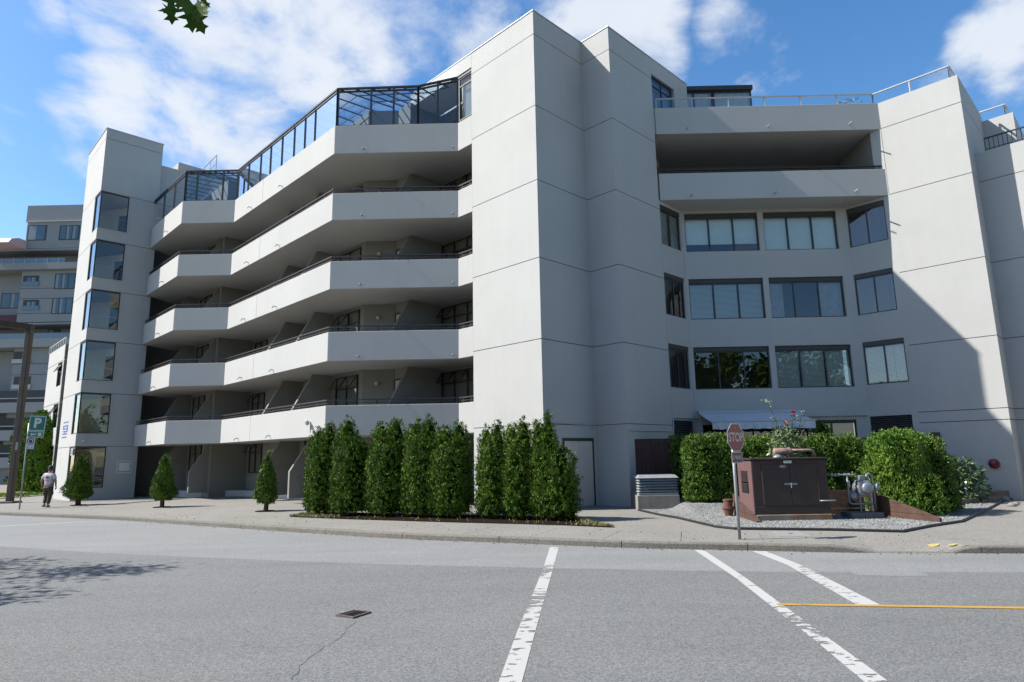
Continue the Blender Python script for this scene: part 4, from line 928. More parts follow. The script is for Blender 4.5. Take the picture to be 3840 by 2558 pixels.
def core_mesh(h, w, shape, rg, k=.80, cen=(0, 0)):
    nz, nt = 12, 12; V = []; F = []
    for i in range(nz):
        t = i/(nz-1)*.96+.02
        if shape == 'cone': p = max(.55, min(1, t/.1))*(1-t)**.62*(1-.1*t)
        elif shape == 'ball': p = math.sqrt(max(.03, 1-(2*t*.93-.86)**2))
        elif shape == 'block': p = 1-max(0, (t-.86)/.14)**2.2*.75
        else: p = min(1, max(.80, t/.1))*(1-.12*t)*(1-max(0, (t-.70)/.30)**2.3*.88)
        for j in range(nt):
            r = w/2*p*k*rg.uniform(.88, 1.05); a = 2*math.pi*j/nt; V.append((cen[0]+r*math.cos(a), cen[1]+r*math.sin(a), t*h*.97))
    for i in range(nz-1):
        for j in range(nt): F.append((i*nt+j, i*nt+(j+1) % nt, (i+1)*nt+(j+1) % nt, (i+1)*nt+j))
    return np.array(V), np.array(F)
def conifer(name, label, loc, leaders, seed, m='cedar', dens=1., z0=.12, group=None, leaf=(.062, .029), cat='tree', trunk=True, up=1.1, shape='col'):
    """leaders: (dx, dy, height, width); sprays of small flat leaflets over dark inner twigs"""
    rg = np.random.default_rng(seed); t = thing(name, label, cat, loc, group); L3 = np.array(loc)
    VV, FF, n0, CV, CF_, m0 = [], [], 0, [], [], 0
    for (dx, dy, hh, ww) in leaders:
        area = math.pi*ww*hh*.85; ncl = int(area*120*dens)
        P, Nn = column_points(hh, ww, ncl, rg, shape); k = 11
        Pc = np.repeat(P, k, 0)+rg.normal(0, .028, (len(P)*k, 3)); base = np.repeat(Nn, k, 0)
        tilt = np.repeat(rg.normal(0, .35, (len(P), 3)), k, 0)
        Dn = base*.55+np.array([0, 0, up])+tilt+rg.normal(0, .42, (len(Pc), 3))
        Pc += np.array([dx, dy, z0]); V, F = leaf_quads(Pc, Dn, leaf[0], leaf[1], rg, base+tilt*.9)
        VV.append(V); FF.append(F+n0); n0 += len(V)
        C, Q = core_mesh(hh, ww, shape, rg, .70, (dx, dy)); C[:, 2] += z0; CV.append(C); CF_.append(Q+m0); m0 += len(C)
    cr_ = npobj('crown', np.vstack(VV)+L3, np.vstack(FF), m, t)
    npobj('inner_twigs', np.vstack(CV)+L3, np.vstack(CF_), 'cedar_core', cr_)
    if trunk:
        mb = MB(); random.seed(seed); hmax = max(l[2] for l in leaders)
        for dx, dy, hh, ww in leaders[:2]:
            x, y, z = loc
            mb.tube([(x+dx*.4, y+dy*.4, z-.1), (x+dx*.7+random.uniform(-.03, .03), y+dy*.7, z+.25), (x+dx, y+dy, z+z0+hh*.6)], [.06+.02*ww, .045+.015*ww, .012], 7)
        mb.build('trunk', 'bark', t, smooth=True)
    return t
def az_on_line(px, y0, a, b):
    """point of the ground line a-b seen at pixel column px"""
    d = ray(px, y0); ax, ay = a; bx, by = b
    t = (ax*d.y-ay*d.x)/((ax-bx)*d.y-(ay-by)*d.x); return ax+(bx-ax)*t, ay+(by-ay)*t
# cedars of the front hedge
HA, HB = (-7.6, 22.35), (1.4, 18.1)
TT = [(445, 330, 235, 'slender cedar at the left end of the front hedge beside the sunlit balcony'), (650, 290, 300, 'cedar with a pointed tip, second from the left in the front hedge'), (890, 300, 300, 'broad rounded cedar, third from the left in the front hedge'),
      (1125, 285, 275, 'broad cedar in the middle of the front hedge, fourth from the left'), (1322, 322, 305, 'widest cedar of the front hedge, just left of its gap'), (1605, 320, 220, 'narrow cedar just right of the gap in the front hedge'),
      (1785, 305, 235, 'cedar second from the right in the front hedge'), (1975, 262, 235, 'tallest cedar at the right end of the front hedge by the service door')]
for i, (cx, ty, w, lab) in enumerate(TT):
    px = c5(cx, 900); x, y = az_on_line(px[0], px[1], HA, HB); dist = math.hypot(x, y); top = ray(*c5(cx, ty)).z*dist+EYE; wm = w/1.8108*dist/2397*.90
    rr_ = random.Random(i+3); h = top-gz(x)-.1
    ls = [(-.16*wm, .05, h*rr_.uniform(.93, .97), wm*.72), (.2*wm, -.05, h, wm*.66), (.02, -.12, h*.80, wm*.9), (-.3*wm, .02, h*.62, wm*.5), (.3*wm, .1, h*.7, wm*.48)]
    if i in (1, 7): ls[0] = (-.22*wm, .05, h*.93, wm*.6); ls[1] = (.12*wm if i == 7 else -.12*wm, 0, h*1.0, wm*.5)
    conifer('cedar_tree', lab, (x, y, gz(x)), ls, 100+i, 'cedar', 1.0, .10, 'cedars of the front hedge')
px = c5(2062, 900); x, y = az_on_line(px[0], px[1], HA, HB)
conifer('cedar_bush', 'low cedar bush at the foot of the tallest hedge cedar', (x, y-.05, 0), [(0, 0, 2.0, 1.0), (.18, .1, 1.4, .8)], 131, 'cedar', 1., .06, None, cat='bush')
# three small cones on the forecourt
for i, (f, bx, by, ty, w, lab) in enumerate(((R2, 578, 1360, 1000, 205, 'small cone-shaped cedar in front of the stair tower window'), (R2, 1190, 1375, 983, 185, 'small cone-shaped cedar on the forecourt, middle of three'), (c5, 62, 935, 533, 165, 'small cone-shaped cedar nearest the front hedge'))):
    p = gp(*f(bx, by)); d = math.hypot(p.x, p.y); k = 1.9604 if f is R2 else 1.8108; h = ray(*f(bx, ty)).z*d+EYE-p.z; wm = w/k*d/2397*.9
    ls = [(0, 0, h-.28, wm), (.12, -.1, (h-.28)*.78, wm*.8), (-.15, .1, (h-.28)*.7, wm*.75)]
    if i == 0: ls.append((.22, 0, (h-.28)*.97, wm*.45)); ls[0] = (-.12, 0, h-.28, wm*.9)
    tt_ = conifer('cone_cedar', lab, (p.x, p.y, p.z), ls, 200+i, 'cedar', 1.1, .28, 'small cone cedars on the forecourt', shape='cone')
    MB().lathe((p.x, p.y, p.z-.02), [(.36, 0), (.34, .03), (.1, .045)], 14).build('soil_pit', 'soil', tt_)
# tall hedge behind the walking man
for i, (x, y, h, w) in enumerate(((-37.3, 49.2, 5.5, 2.7), (-36.1, 48.2, 5.9, 2.6), (-35.0, 47.4, 5.7, 2.4), (-34.2, 46.6, 5.2, 2.0))):
    lab = ('leftmost', 'tallest', 'second from the right', 'rightmost')[i]+' tall clipped cedar of the hedge behind the walking person'
    conifer('hedge_cedar', lab, (x, y, gz(x)), [(0, 0, h, w), (.3, -.2, h*.9, w*.7)], 300+i, 'cedar_light', .4, .02, 'tall hedge behind the walking person', (.17, .075), 'hedge', False)
# clipped hedge behind the generator
hx = [(5.55, 22.95, 2.30, .95), (6.05, 22.75, 2.36, .95), (6.85, 22.85, 2.38, 1.05), (7.45, 23.0, 2.2, .8), (8.2, 22.9, 2.26, .95), (8.85, 23.0, 2.28, .9), (9.7, 23.0, 2.2, 1.0), (10.55, 23.0, 2.3, 1.0), (11.45, 22.9, 2.28, 1.05), (12.2, 23.3, 2.1, .9)]
hl = ['at the left end against the wooden fence', 'just right of the louvred vent box', 'just left of the stop sign', 'directly behind the stop sign', 'just right of the stop sign', 'left of the rose bush', 'behind the rose bush', 'behind the generator exhaust', 'above the gas meter', 'in shade next to the large round cedar']
HK = 20.8/22.9
def bedz(x, y): return .012+.22*sst(18.7, 20.1, y)*sst(4.7, 5.3, x)*(1-sst(12.4, 13.0, x))
for i, (x, y, h, w) in enumerate(hx):
    fwd = 1 <= i <= 8; zb_ = .2 if fwd else .02
    if fwd: x, y, w, h = x*HK+(.14 if i == 1 else 0), y*HK, w*HK, EYE+(h-EYE)*HK-.2
    conifer('hedge_bush', 'clipped green hedge bush '+hl[i], (x, y, zb_), [(0, 0, h, w), (.12, -.12, h*.93, w*.85), (-.15, .1, h*.9, w*.8)], 400+i, 'cedar_right', 1.1, .03, 'clipped hedge behind the generator', cat='hedge', trunk=False, shape='block', leaf=(.062, .034), up=.8)
mb = MB(); nx_, ny_ = 36, 16
for a in range(nx_+1):
    for b in range(ny_+1): x = 4.6+8.5*a/nx_; y = 18.6+3.6*b/ny_; mb.v.append((x, y, bedz(x, y)+.003))
mb.f = [(a*(ny_+1)+b, (a+1)*(ny_+1)+b, (a+1)*(ny_+1)+b+1, a*(ny_+1)+b+1) for a in range(nx_) for b in range(ny_)]
tag(mb.build('planting_mound', 'gravel_base', smooth=True), 'raised earth under the clipped hedge', kind='structure')
conifer('round_cedar', 'large round bright green cedar right of the gas meter', (10.5, 18.3, 0), [(-.12, -.1, 2.25, 1.3), (.22, .05, 2.28, 1.2), (-.15, .1, 1.6, 1.4), (.2, -.3, 1.1, 1.35)], 501, 'cedar_light', 1.35, .03, None, cat='bush', trunk=False, shape='block', leaf=(.062, .028))
conifer('round_cedar', 'round cedar half hidden behind the larger one, next to the dark shrub', (11.65, 18.95, 0), [(0, 0, 2.15, .95), (.15, -.15, 1.6, 1.05), (.05, -.3, 1.0, 1.15)], 502, 'cedar_right', 1.35, .03, None, cat='bush', trunk=False, shape='block', leaf=(.062, .028))
conifer('terrace_shrub', 'dark shrub rising behind the hedge near the awning', (11.3, 24.3, 0), [(0, 0, 2.85, .9)], 503, 'cedar', .7, .03, None, cat='bush', trunk=False)
def leafy(name, label, loc, blobs, seed, m, leaf, n, group=None, stems=5, cat='bush'):
    """broad-leaved shrub: leaves through the volume of several blobs, on stems"""
    rg = np.random.default_rng(seed); t = thing(name, label, cat, loc, group); L3 = np.array(loc); PP, DD = [], []
    tot = sum(b[3]**2 for b in blobs)
    for (x, y, z, r) in blobs:
        k = int(n*r*r/tot); d = rg.normal(size=(k, 3)); d /= np.linalg.norm(d, axis=1, keepdims=True); rad = r*rg.uniform(.55, 1, (k, 1))**.5
        PP.append(np.array([x, y, z])+d*rad*np.array([1, 1, .95])); DD.append(d+np.array([0, 0, .1])+rg.normal(0, .6, (k, 3)))
    P = np.vstack(PP); D_ = np.vstack(DD); V, F = leaf_quads(P, D_, leaf[0], leaf[1], rg); npobj('foliage', V+L3, F, m, t)
    mb = MB(); random.seed(seed)
    for i in range(stems):
        b = blobs[i % len(blobs)]; mb.tube([(loc[0]+random.uniform(-.1, .1), loc[1]+random.uniform(-.1, .1), loc[2]-.05), (loc[0]+b[0]*.6, loc[1]+b[1]*.6, loc[2]+b[2]*.6), (loc[0]+b[0], loc[1]+b[1], loc[2]+b[2])], [.02, .014, .006], 5)
    mb.build('stem', 'bark', t); return t
leafy('broadleaf_shrub', 'dark glossy broadleaf shrub against the wall near the fire connection', (14.35, 21.75, .15), [(-.6, .3, .75, .6), (-.1, .15, .75, .5), (.35, -.05, .7, .45), (-.45, .3, 1.25, .35), (.5, -.1, .35, .42), (-.1, 0, .35, .6), (.25, -.1, 1.05, .25), (-.7, .4, 1.6, .2)], 61, 'leaf_dark', (.17, .07), 2600)
rz_ = thing('rose_bush', 'straggly rose bush with a red flower behind the generator', 'bush', (8.0, 19.6, 0))
rg = np.random.default_rng(71)
bb = [(0, 0, 2.05, .38), (-.25, 0, 1.8, .32), (.25, 0, 1.9, .3), (0, .1, 1.6, .4), (-.1, 0, 2.3, .25), (.2, 0, 2.3, .22)]
PP = []; DD = []
for x, y, z, r in bb:
    k = int(2600*r*r); d = rg.normal(size=(k, 3)); d /= np.linalg.norm(d, axis=1, keepdims=True); PP.append(np.array([8+x, 19.6+y, z])+d*r*rg.uniform(.5, 1, (k, 1))); DD.append(d+rg.normal(0, .6, (k, 3)))
canes = [[(7.95, 19.6, 0), (7.9, 19.6, 1.6), (7.85, 19.6, 2.4), (7.62, 19.58, 3.1), (7.47, 19.55, 3.42)], [(8.05, 19.6, 0), (8.15, 19.6, 1.9), (8.25, 19.6, 2.5), (8.3, 19.58, 2.88)], [(8.05, 19.6, 0), (8.3, 19.65, 2.0), (8.5, 19.6, 2.6), (8.6, 19.6, 2.95)], [(8, 19.6, 0), (8.02, 19.6, 2.0), (8.06, 19.6, 2.62)]]
for c in canes:
    mb = MB(); mb.tube(c, [.016, .012, .009]+[.006]*(len(c)-3), 6); mb.build('cane', 'bark', rz_)
    for a, b in zip(c[1:], c[2:]):
        a, b = Vector(a), Vector(b)
        for i in range(7):
            if rg.uniform() < .75:
                p = a.lerp(b, (i+.5)/7); PP.append(np.array(p)[None]+rg.normal(0, .05, (4, 3))); DD.append(rg.normal(size=(4, 3)))
V, F = leaf_quads(np.vstack(PP), np.vstack(DD), .085, .05, rg); npobj('foliage', V, F, 'leaf_rose', rz_)
for p, mm, r in (((8.3, 19.56, 2.9), 'petal_red', .06), ((8.03, 19.56, 2.62), 'petal_peach', .055), ((8.06, 19.56, 2.53), 'petal_peach', .045), ((8.6, 19.56, 2.93), 'petal_peach', .04)):
    d = rg.normal(size=(40, 3)); d[:, 2] = np.abs(d[:, 2]); V, F = leaf_quads(np.array(p)+d*.01, d, r, r*.8, rg); npobj('rose_flower', V, F, mm, rz_)
# roof terrace plants
leafy('terrace_plant', 'wispy potted plant behind the roof railing', (14.2, 25.2, 15.75), [(0, 0, .35, .3), (.35, 0, .45, .28), (-.35, 0, .3, .25), (-.1, 0, .6, .15)], 66, 'leaf_rose', (.12, .035), 240)
# grass strip under the cedar hedge
def hedge_strip(n):
    poly = [gp(*c5(*p)).xy for p in ((220, 978), (330, 960), (420, 925))]
    a = [(-7.55, 21.35), (-5.2, 20.0), (-1.7, 18.25), (1.2, 16.95), (2.3, 16.3)]; b = [(-7.4, 23.2), (-4.9, 21.8), (-1.2, 20.2), (1.5, 19.0), (1.9, 17.0)]
    return a, b
ga, gb = hedge_strip(0); mb = MB()
for i in range(4): mb.add([v3(ga[i], gz(ga[i][0])+.006), v3(ga[i+1], gz(ga[i+1][0])+.006), v3(gb[i+1], gz(gb[i+1][0])+.02), v3(gb[i], gz(gb[i][0])+.02)], [(0, 1, 2, 3)])
tag(mb.build('planting_bed', 'soil'), 'dark soil bed under the cedar hedge', kind='structure')
n = 9000; t = rng.uniform(0, 4, n); i = t.astype(int); f = (t-i)[:, None]; A_ = np.array(ga); B_ = np.array(gb); P2 = A_[i]*(1-f)+A_[i+1]*f; Q2 = B_[i]*(1-f)+B_[i+1]*f
w = (rng.uniform(0, 1, n)**1.6)[:, None]; XY = P2*(1-w)+Q2*w; keep = (rng.uniform(0, 1, n) < .04+.96*((t < .75) | (t > 3.3))); XY = XY[keep]
P = np.column_stack([XY, .0063*np.minimum(XY[:, 0], 0)+.008]); Dn = rng.normal(0, .5, P.shape)+np.array([0, 0, 1.]); V, F = leaf_quads(P, Dn, .075, .02, rng)
tag(npobj('grass', V, F, 'grass'), 'dry short grass along the foot of the cedar hedge', kind='stuff')
n = 420; lx = rng.uniform(-14, 9, n); ly = np.array([kerb_y(x) for x in lx]); side = rng.uniform(0, 1, n); off = np.where(side < .55, -np.abs(rng.normal(0, .12, n))-.03, rng.uniform(.2, 1.9, n))
nv = np.array([tuple(knorm(x)) for x in lx]); XY = np.column_stack([lx, ly])+nv*off[:, None]
P = np.column_stack([XY, [gz(x)+(RZ if o_ < 0 else slab_z(x, y)-gz(x))+.006 for (x, y), o_ in zip(XY, off)]]); Dn = rng.normal(0, 1, P.shape)*np.array([1, 1, .15]); V, F = leaf_quads(P, Dn, .045, .025, rng)
tag(npobj('leaf_litter', V, F, 'litter'), 'tiny dry leaves scattered along the gutter and sidewalk', kind='stuff')
# far lawn at the left
lw = [(-60, 40.5), (-30.5, 38.2), (-29.5, 45), (-60, 60)]
tag(MB().prism(lw, lambda x, y: gz(x)-.05, lambda x, y: gz(x)+.03).build('lawn', 'grass'), 'green lawn at the far left behind the lamp post', kind='structure')
n = 9000; XY = np.column_stack([rng.uniform(-44, -30.2, n), rng.uniform(39, 44, n)]); P = np.column_stack([XY, .0063*XY[:, 0]+.03]); Dn = rng.normal(0, .4, P.shape)+np.array([0, 0, 1.]); V, F = leaf_quads(P, Dn, .12, .05, rng)
tag(npobj('lawn_grass', V, F, 'cedar_light'), 'mown green grass blades at the far left', kind='stuff')
# street trees: one sheds the leaf shadow at the left, one hangs a twig into the top of the picture, others stand across the street
def oak_leaf(L_, rg):
    """lobed leaf outline in its own plane (x along the midrib)"""
    o = [(0, .02), (.16, .06), (.26, .26), (.33, .10), (.46, .12), (.58, .36), (.62, .13), (.72, .10), (.84, .24), (.86, .08), (1, 0)]
    up_ = [(x, y) for x, y in o]; lo = [(x, -y) for x, y in o[:-1]][::-1]
    return [(x*L_, y*L_*rg.uniform(.85, 1.15)) for x, y in up_+lo]
def street_tree(label, loc, h, r, seed, n, group, leaf=(.16, .10), limbs=9, zc=None, m='leaf_oak'):
    rg = np.random.default_rng(seed); t = thing('street_tree', label, 'tree', loc, group); L3 = np.array(loc); random.seed(seed)
    mb = MB(); x, y, z = loc; mb.tube([(x, y, z-.1), (x+.05, y, z+h*.2), (x-.05, y+.05, z+h*.45), (x, y, z+h*.85)], [.17, .13, .10, .03], 9)
    mb.build('trunk', 'bark', t, smooth=True); PP, DD = [], []
    for i in range(limbs):
        a = 2*math.pi*i/limbs+random.uniform(-.3, .3); zz = random.uniform(.3, .75)*h; rr2 = r*random.uniform(.7, 1.)*(1-.45*(zz/h-.3)); e = Vector((x+math.cos(a)*rr2, y+math.sin(a)*rr2, z+min(h, zz+rr2*random.uniform(.25, .6)))); s = Vector((x, y, z+zz*.75))
        mb = MB(); mb.tube([s, s.lerp(e, .5)+Vector((0, 0, .2)), e], [.06, .04, .012], 6); mb.build('limb', 'bark', t)
        for k in range(9):
            c = s.lerp(e, random.uniform(.35, 1.05))+Vector((random.gauss(0, .4), random.gauss(0, .4), random.gauss(0, .35))); q = int(n/limbs/9)
            d = rg.normal(size=(q, 3)); PP.append(np.array(c)+d*rg.uniform(.15, .32)*r/3.2); DD.append(d+np.array([0, 0, -.3])+rg.normal(0, .6, (q, 3)))
    V, F = leaf_quads(np.vstack(PP), np.vstack(DD), leaf[0], leaf[1], rg); npobj('crown', V, F, m, t); return t
street_tree('street tree out of view at left whose shadow dapples the road', (-15.9, 10.4, gz(-15.9)), 8.0, 3.3, 801, 9500, 'street trees across the road', (.17, .10), 14)
tt = street_tree('street tree above the camera with a twig hanging into the sky', (-7.0, -1.5, 0), 8.5, 3.4, 802, 9000, 'street trees across the road')
# the hanging twig
tip = Vector((-2.02, 3.5, 4.38+.25)); mb = MB(); mb.tube([(-7.0, -1.5, 4.6), (-4.9, .8, 6.0), (-3.1, 2.5, 5.55), tuple(tip+Vector((-.12, -.15, .35))), tuple(tip)], [.07, .05, .025, .012, .006], 6); mb.build('limb', 'bark', tt)
rg = np.random.default_rng(5); random.seed(5)
def px_at(px, py, dist): d = ray(px, py); return Vector((d.x*dist, d.y*dist, d.z*dist+EYE))
for (x0, y0, x1, y1) in ((640, -30, 645, 95), (705, -10, 722, 125), (712, 5, 768, 130), (700, 20, 755, 82), (740, -5, 758, 68), (760, 10, 778, 58), (655, 20, 612, 50), (690, -40, 700, 60), (730, -30, 790, 30), (670, -50, 668, 40)):
    di = 4.05+random.uniform(-.12, .12); a, b = px_at(x0, y0, di), px_at(x1, y1, di+random.uniform(-.05, .05)); L_ = (b-a).length; ex = (b-a).normalized(); vw = Vector((random.gauss(0, .35), -1, random.gauss(0, .35)-.6)).normalized(); ey = vw.cross(ex).normalized()
    pts = [a+ex*u+ey*v for u, v in oak_leaf(L_, rg)]; MB().add(pts, [tuple(range(len(pts)))]).build('leaf', 'leaf_oak', tt)
for i, (x, y, h, r) in enumerate(((-33, -11, 13, 5.5), (-23, -13, 14, 6), (-13, -15, 14, 6), (-2, -14, 13, 5.5), (8, -15, 14, 6), (18, -13, 13, 6), (28, -14, 14, 6), (39, -12, 13, 6))):
    street_tree('leafy tree across the road, '+('leftmost', 'second', 'third', 'fourth', 'fifth', 'sixth', 'seventh', 'rightmost')[i]+' of the row mirrored in the windows', (x, y, 0), h, r, 820+i, 6500, 'street trees across the road', (.55, .42), 13)
# ================================================================== OBJECTS ON THE RIGHT
# gravel bed with black edging
GE = [Rb(130, 1120), Rb(330, 1165), Rb(480, 1190), Rb(830, 1272), Rb(1000, 1290), Rb(1900, 1300), R3(900, 1295), R3(1180, 1240), R3(1480, 1195), R3(1700, 1095), R3(1900, 985), R3(2050, 965)]
ge = [tuple(gp(*p).xy) for p in GE]; bed = ge+[(17.2, 23.0), (14.0, 25.0), (13.4, 25.6), (7.2, 25.5), (6.0, 24.4), (3.8, 22.5)]
tag(MB().prism(bed, -.1, .012).build('gravel_bed', 'gravel_base'), 'grey gravel bed between the building and the sidewalk', kind='structure')
ed = [v3(p, .02) for p in ge]; tag(MB().tube(ed, .03, 6).build('garden_edging', 'edging', origin=(ge[3][0], ge[3][1], 0)), 'black plastic edging around the gravel bed', 'edging')
def inside(poly, X, Y):
    r = np.zeros(len(X), bool); n = len(poly)
    for i in range(n):
        (x0, y0), (x1, y1) = poly[i], poly[(i+1) % n]
        if y0 == y1: continue
        c = ((y0 > Y) != (y1 > Y)) & (X < (x1-x0)*(Y-y0)/(y1-y0)+x0); r ^= c
    return r
n = 90000; X, Y = rng.uniform(3.7, 16.5, n), rng.uniform(14.5, 23.2, n); ok = inside(bed, X, Y) & (rng.uniform(0, 1, n) < np.where(Y < 20.3, 1, .2)); X, Y = X[ok][:34000], Y[ok][:34000]; n = len(X)
oct_ = np.array([(1, 0, 0), (0, 1, 0), (-1, 0, 0), (0, -1, 0), (0, 0, .8), (0, 0, -.6)]); of = np.array([(0, 1, 4), (1, 2, 4), (2, 3, 4), (3, 0, 4)])
sz = rng.uniform(.011, .026, (n, 1, 3)); th = rng.uniform(0, 6.28, n); rot = np.zeros((n, 3, 3)); rot[:, 0, 0] = np.cos(th); rot[:, 0, 1] = -np.sin(th); rot[:, 1, 0] = np.sin(th); rot[:, 1, 1] = np.cos(th); rot[:, 2, 2] = 1; rot[:, 2, 0] = rng.normal(0, .4, n)
V = np.einsum('nij,nkj->nki', rot, oct_[None]*sz)+np.column_stack([X, Y, np.array([bedz(a, b) for a, b in zip(X, Y)])+.004])[:, None, :]; F = (of[None]+6*np.arange(n)[:, None, None]).reshape(-1, 3)
tag(npobj('gravel', V.reshape(-1, 3), F, 'pebble'), 'pale grey crushed stone covering the bed', kind='stuff')
# generator enclosure
gn = thing('generator', 'dark brown generator cabinet with a rusty muffler on its roof', 'generator', (7.0, 17.7, 0))
gx0, gx1, gy0, gy1 = 6.03, 7.96, 17.05, 18.15
MB().box((gx0, gy0, .17), (gx1, gy1, 1.545)).build('cabinet', 'gen_brown', gn, bevel=.012)
MB().box((gx0-.014, gy0+.01, .18), (gx0-.001, gy1-.01, 1.53)).build('side_panel', 'gen_pink', gn)
MB().box((gx0-.05, gy0-.05, 1.548), (gx1+.05, gy1+.05, 1.60)).build('roof', 'gen_brown', gn, bevel=.015)
MB().box((gx0-.012, gy0-.012, .165), (gx1+.012, gy1+.012, .36)).build('base_skirt', 'gen_brown', gn, bevel=.01)
for a, b in ((6.26, 6.985), (7.0, 7.72)):
    d = MB().box((a, gy0-.016, .40), (b, gy0-.001, 1.44)).build('door', 'gen_brown', gn, bevel=.006)
    s_ = a+.02 if a < 6.5 else b-.02; MB().tube([(s_, gy0-.022, .45), (s_, gy0-.022, 1.36)], .009, 6).build('hinge', 'gen_dark', d)
MB().box((6.83, gy0-.03, .905), (7.16, gy0-.017, .955)).build('latch', 'metal_grey', gn); MB().tube([(7.0, gy0-.035, .96), (7.0, gy0-.04, .83)], .012, 6).build('padlock', 'metal_bright', gn)
MB().box((6.86, gy0-.006, 1.46), (7.07, gy0-.002, 1.525)).build('name_plate', 'plaque', gn); MB().box((6.74, gy0-.022, 1.345), (6.91, gy0-.0165, 1.41)).build('sticker', 'blue_grey', gn)
for u_ in (0, .05): MB().obox((6.79+u_, gy0-.0228, 1.378), (.012, 0, -.022), (0, .0004, 0), (.006, 0, .004)).build('sticker_mark', 'sign_white', gn)
MB().box((6.885, gy0-.0066, 1.495), (7.045, gy0-.0061, 1.505)).build('plate_mark', 'metal_grey', gn)
for z0, z1, mm in ((.98, 1.28, 'gen_brown'), (.72, .95, 'gen_dark')):
    f = MB().box((gx0-.022, 17.35, z0-.03), (gx0-.0145, 17.87, z1+.03)).build('vent_frame', 'gen_pink' if mm == 'gen_brown' else 'gen_dark', gn)
    for i in range(9):
        z = z0+(z1-z0)*i/9; MB().obox((gx0-.03, 17.61, z+.014), (.012, 0, .008), (0, .24, 0), (-.001, 0, .002)).build('vent_slat', mm, f)
mu = MB().tube([(6.80, 17.5, 1.76), (6.82, 17.5, 1.76), (7.24, 17.5, 1.76), (7.28, 17.5, 1.76)], [.06, .095, .095, .06], 14).build('muffler', 'rust', gn, smooth=True)
MB().tube([(7.25, 17.5, 1.79), (7.78, 17.5, 1.785), (7.87, 17.5, 1.75), (7.9, 17.5, 1.58)], .035, 10).build('exhaust_pipe', 'rust', gn, smooth=True)
MB().tube([(7.2, 17.5, 1.765), (7.235, 17.5, 1.765)], .104, 14).build('muffler_band', 'rust', gn)
MB().lathe((6.87, 17.42, 1.598), [(.13, 0), (.12, .03), (.07, .07), (.03, .09)], 12).build('rain_cap', 'metal_grey', gn, smooth=True)
MB().box((6.9, 17.45, 1.6), (6.95, 17.55, 1.7)).build('bracket', 'rust', gn); MB().box((7.15, 17.45, 1.6), (7.2, 17.55, 1.7)).build('bracket', 'rust', gn)
MB().tube([(7.7, gy0-.02, .5), (7.7, gy0-.10, .5), (8.02, gy0-.12, .505), (8.08, gy0-.1, .5)], .018, 8).build('drain_pipe', 'metal_bright', gn, smooth=True)
tag(MB().box((6.05, 17.0, -.05), (7.97, 18.25, .165)).build('concrete_pad', 'rust_pad', origin=(7, 17.6, 0), bevel=.015), 'rust-stained concrete pad under the brown generator', 'concrete pad')
# gas meter set
gm = thing('gas_meter', 'grey gas meter with dials and pipes beside the generator', 'gas meter', (9.0, 17.45, 0))
tag(MB().box((8.55, 17.15, -.05), (9.38, 17.75, .16)).build('meter_pad', 'concrete_dark', origin=(8.96, 17.45, 0), bevel=.015), 'low dark concrete block carrying the gas meter', 'concrete pad')
y = 17.4
MB().tube([(8.0, y+.1, 1.12), (8.55, y+.05, 1.12), (8.82, y, 1.115), (8.90, y, 1.09), (8.90, y, .98)], .024, 8).build('inlet_pipe', 'metal_grey', gm, smooth=True)
for x in (8.27, 8.36, 8.45, 8.62, 8.72): MB().lathe((x, y+.06, 1.12), [(.02, -.03), (.042, -.028), (.042, .028), (.02, .03)], 6, (1, 0, 0)).build('pipe_union', 'metal_bright', gm)
MB().tube([(8.66, y+.04, 1.1), (8.66, y+.04, .42), (8.70, y+.02, .37), (9.3, y+.02, .37)], .026, 8).build('bypass_pipe', 'metal_grey', gm, smooth=True)
MB().box((8.655, y, .80), (8.70, y+.08, .98)).build('valve', 'metal_bright', gm); MB().tube([(8.8, y, 1.12), (8.8, y, 1.21)], .012, 6).build('valve_stem', 'metal_bright', gm)
MB().lathe((9.07, y+.14, .77), [(.14, -.16), (.19, -.13), (.19, -.02), (.20, 0), (.20, .03), (.19, .05), (.185, .12), (.16, .15)], 20, (0, -1, 0)).build('meter_body', 'metal_grey', gm, smooth=True)
MB().box((8.90, y-.02, .56), (9.24, y+.2, .98)).build('meter_case', 'metal_grey', gm, bevel=.05)
MB().lathe((9.13, y-.02, .77), [(.15, 0), (.15, .05), (.135, .075), (.06, .085), (.01, .086)], 20, (0, -1, 0)).build('dial_cover', 'metal_bright', gm, smooth=True)
MB().box((8.98, y, .975), (9.13, y+.16, 1.10)).build('index_box', 'metal_grey', gm, bevel=.015)
MB().tube([(9.18, y+.05, .97), (9.18, y+.05, 1.1), (9.24, y+.05, 1.15), (9.32, y+.05, 1.1), (9.33, y+.05, .8), (9.33, y+.05, .2)], .028, 8).build('outlet_pipe', 'metal_grey', gm, smooth=True)
MB().lathe((9.40, y+.02, .79), [(.03, -.06), (.03, .0), (.12, .02), (.125, .045), (.06, .065), (.02, .09)], 16, (.65, -.75, 0)).build('regulator', 'metal_bright', gm, smooth=True)
MB().lathe((8.77, y+.02, .57), [(.03, -.05), (.10, 0), (.11, .03), (.06, .06), (.02, .08)], 14, (.2, -1, 0)).build('regulator', 'metal_grey', gm, smooth=True)
for x in (8.94, 9.22): MB().tube([(x, y+.03, .15), (x, y+.03, .58)], .02, 7).build('leg', 'metal_grey', gm)
MB().box((8.85, y, .545), (9.26, y+.06, .57)).build('shelf', 'rust', gm)
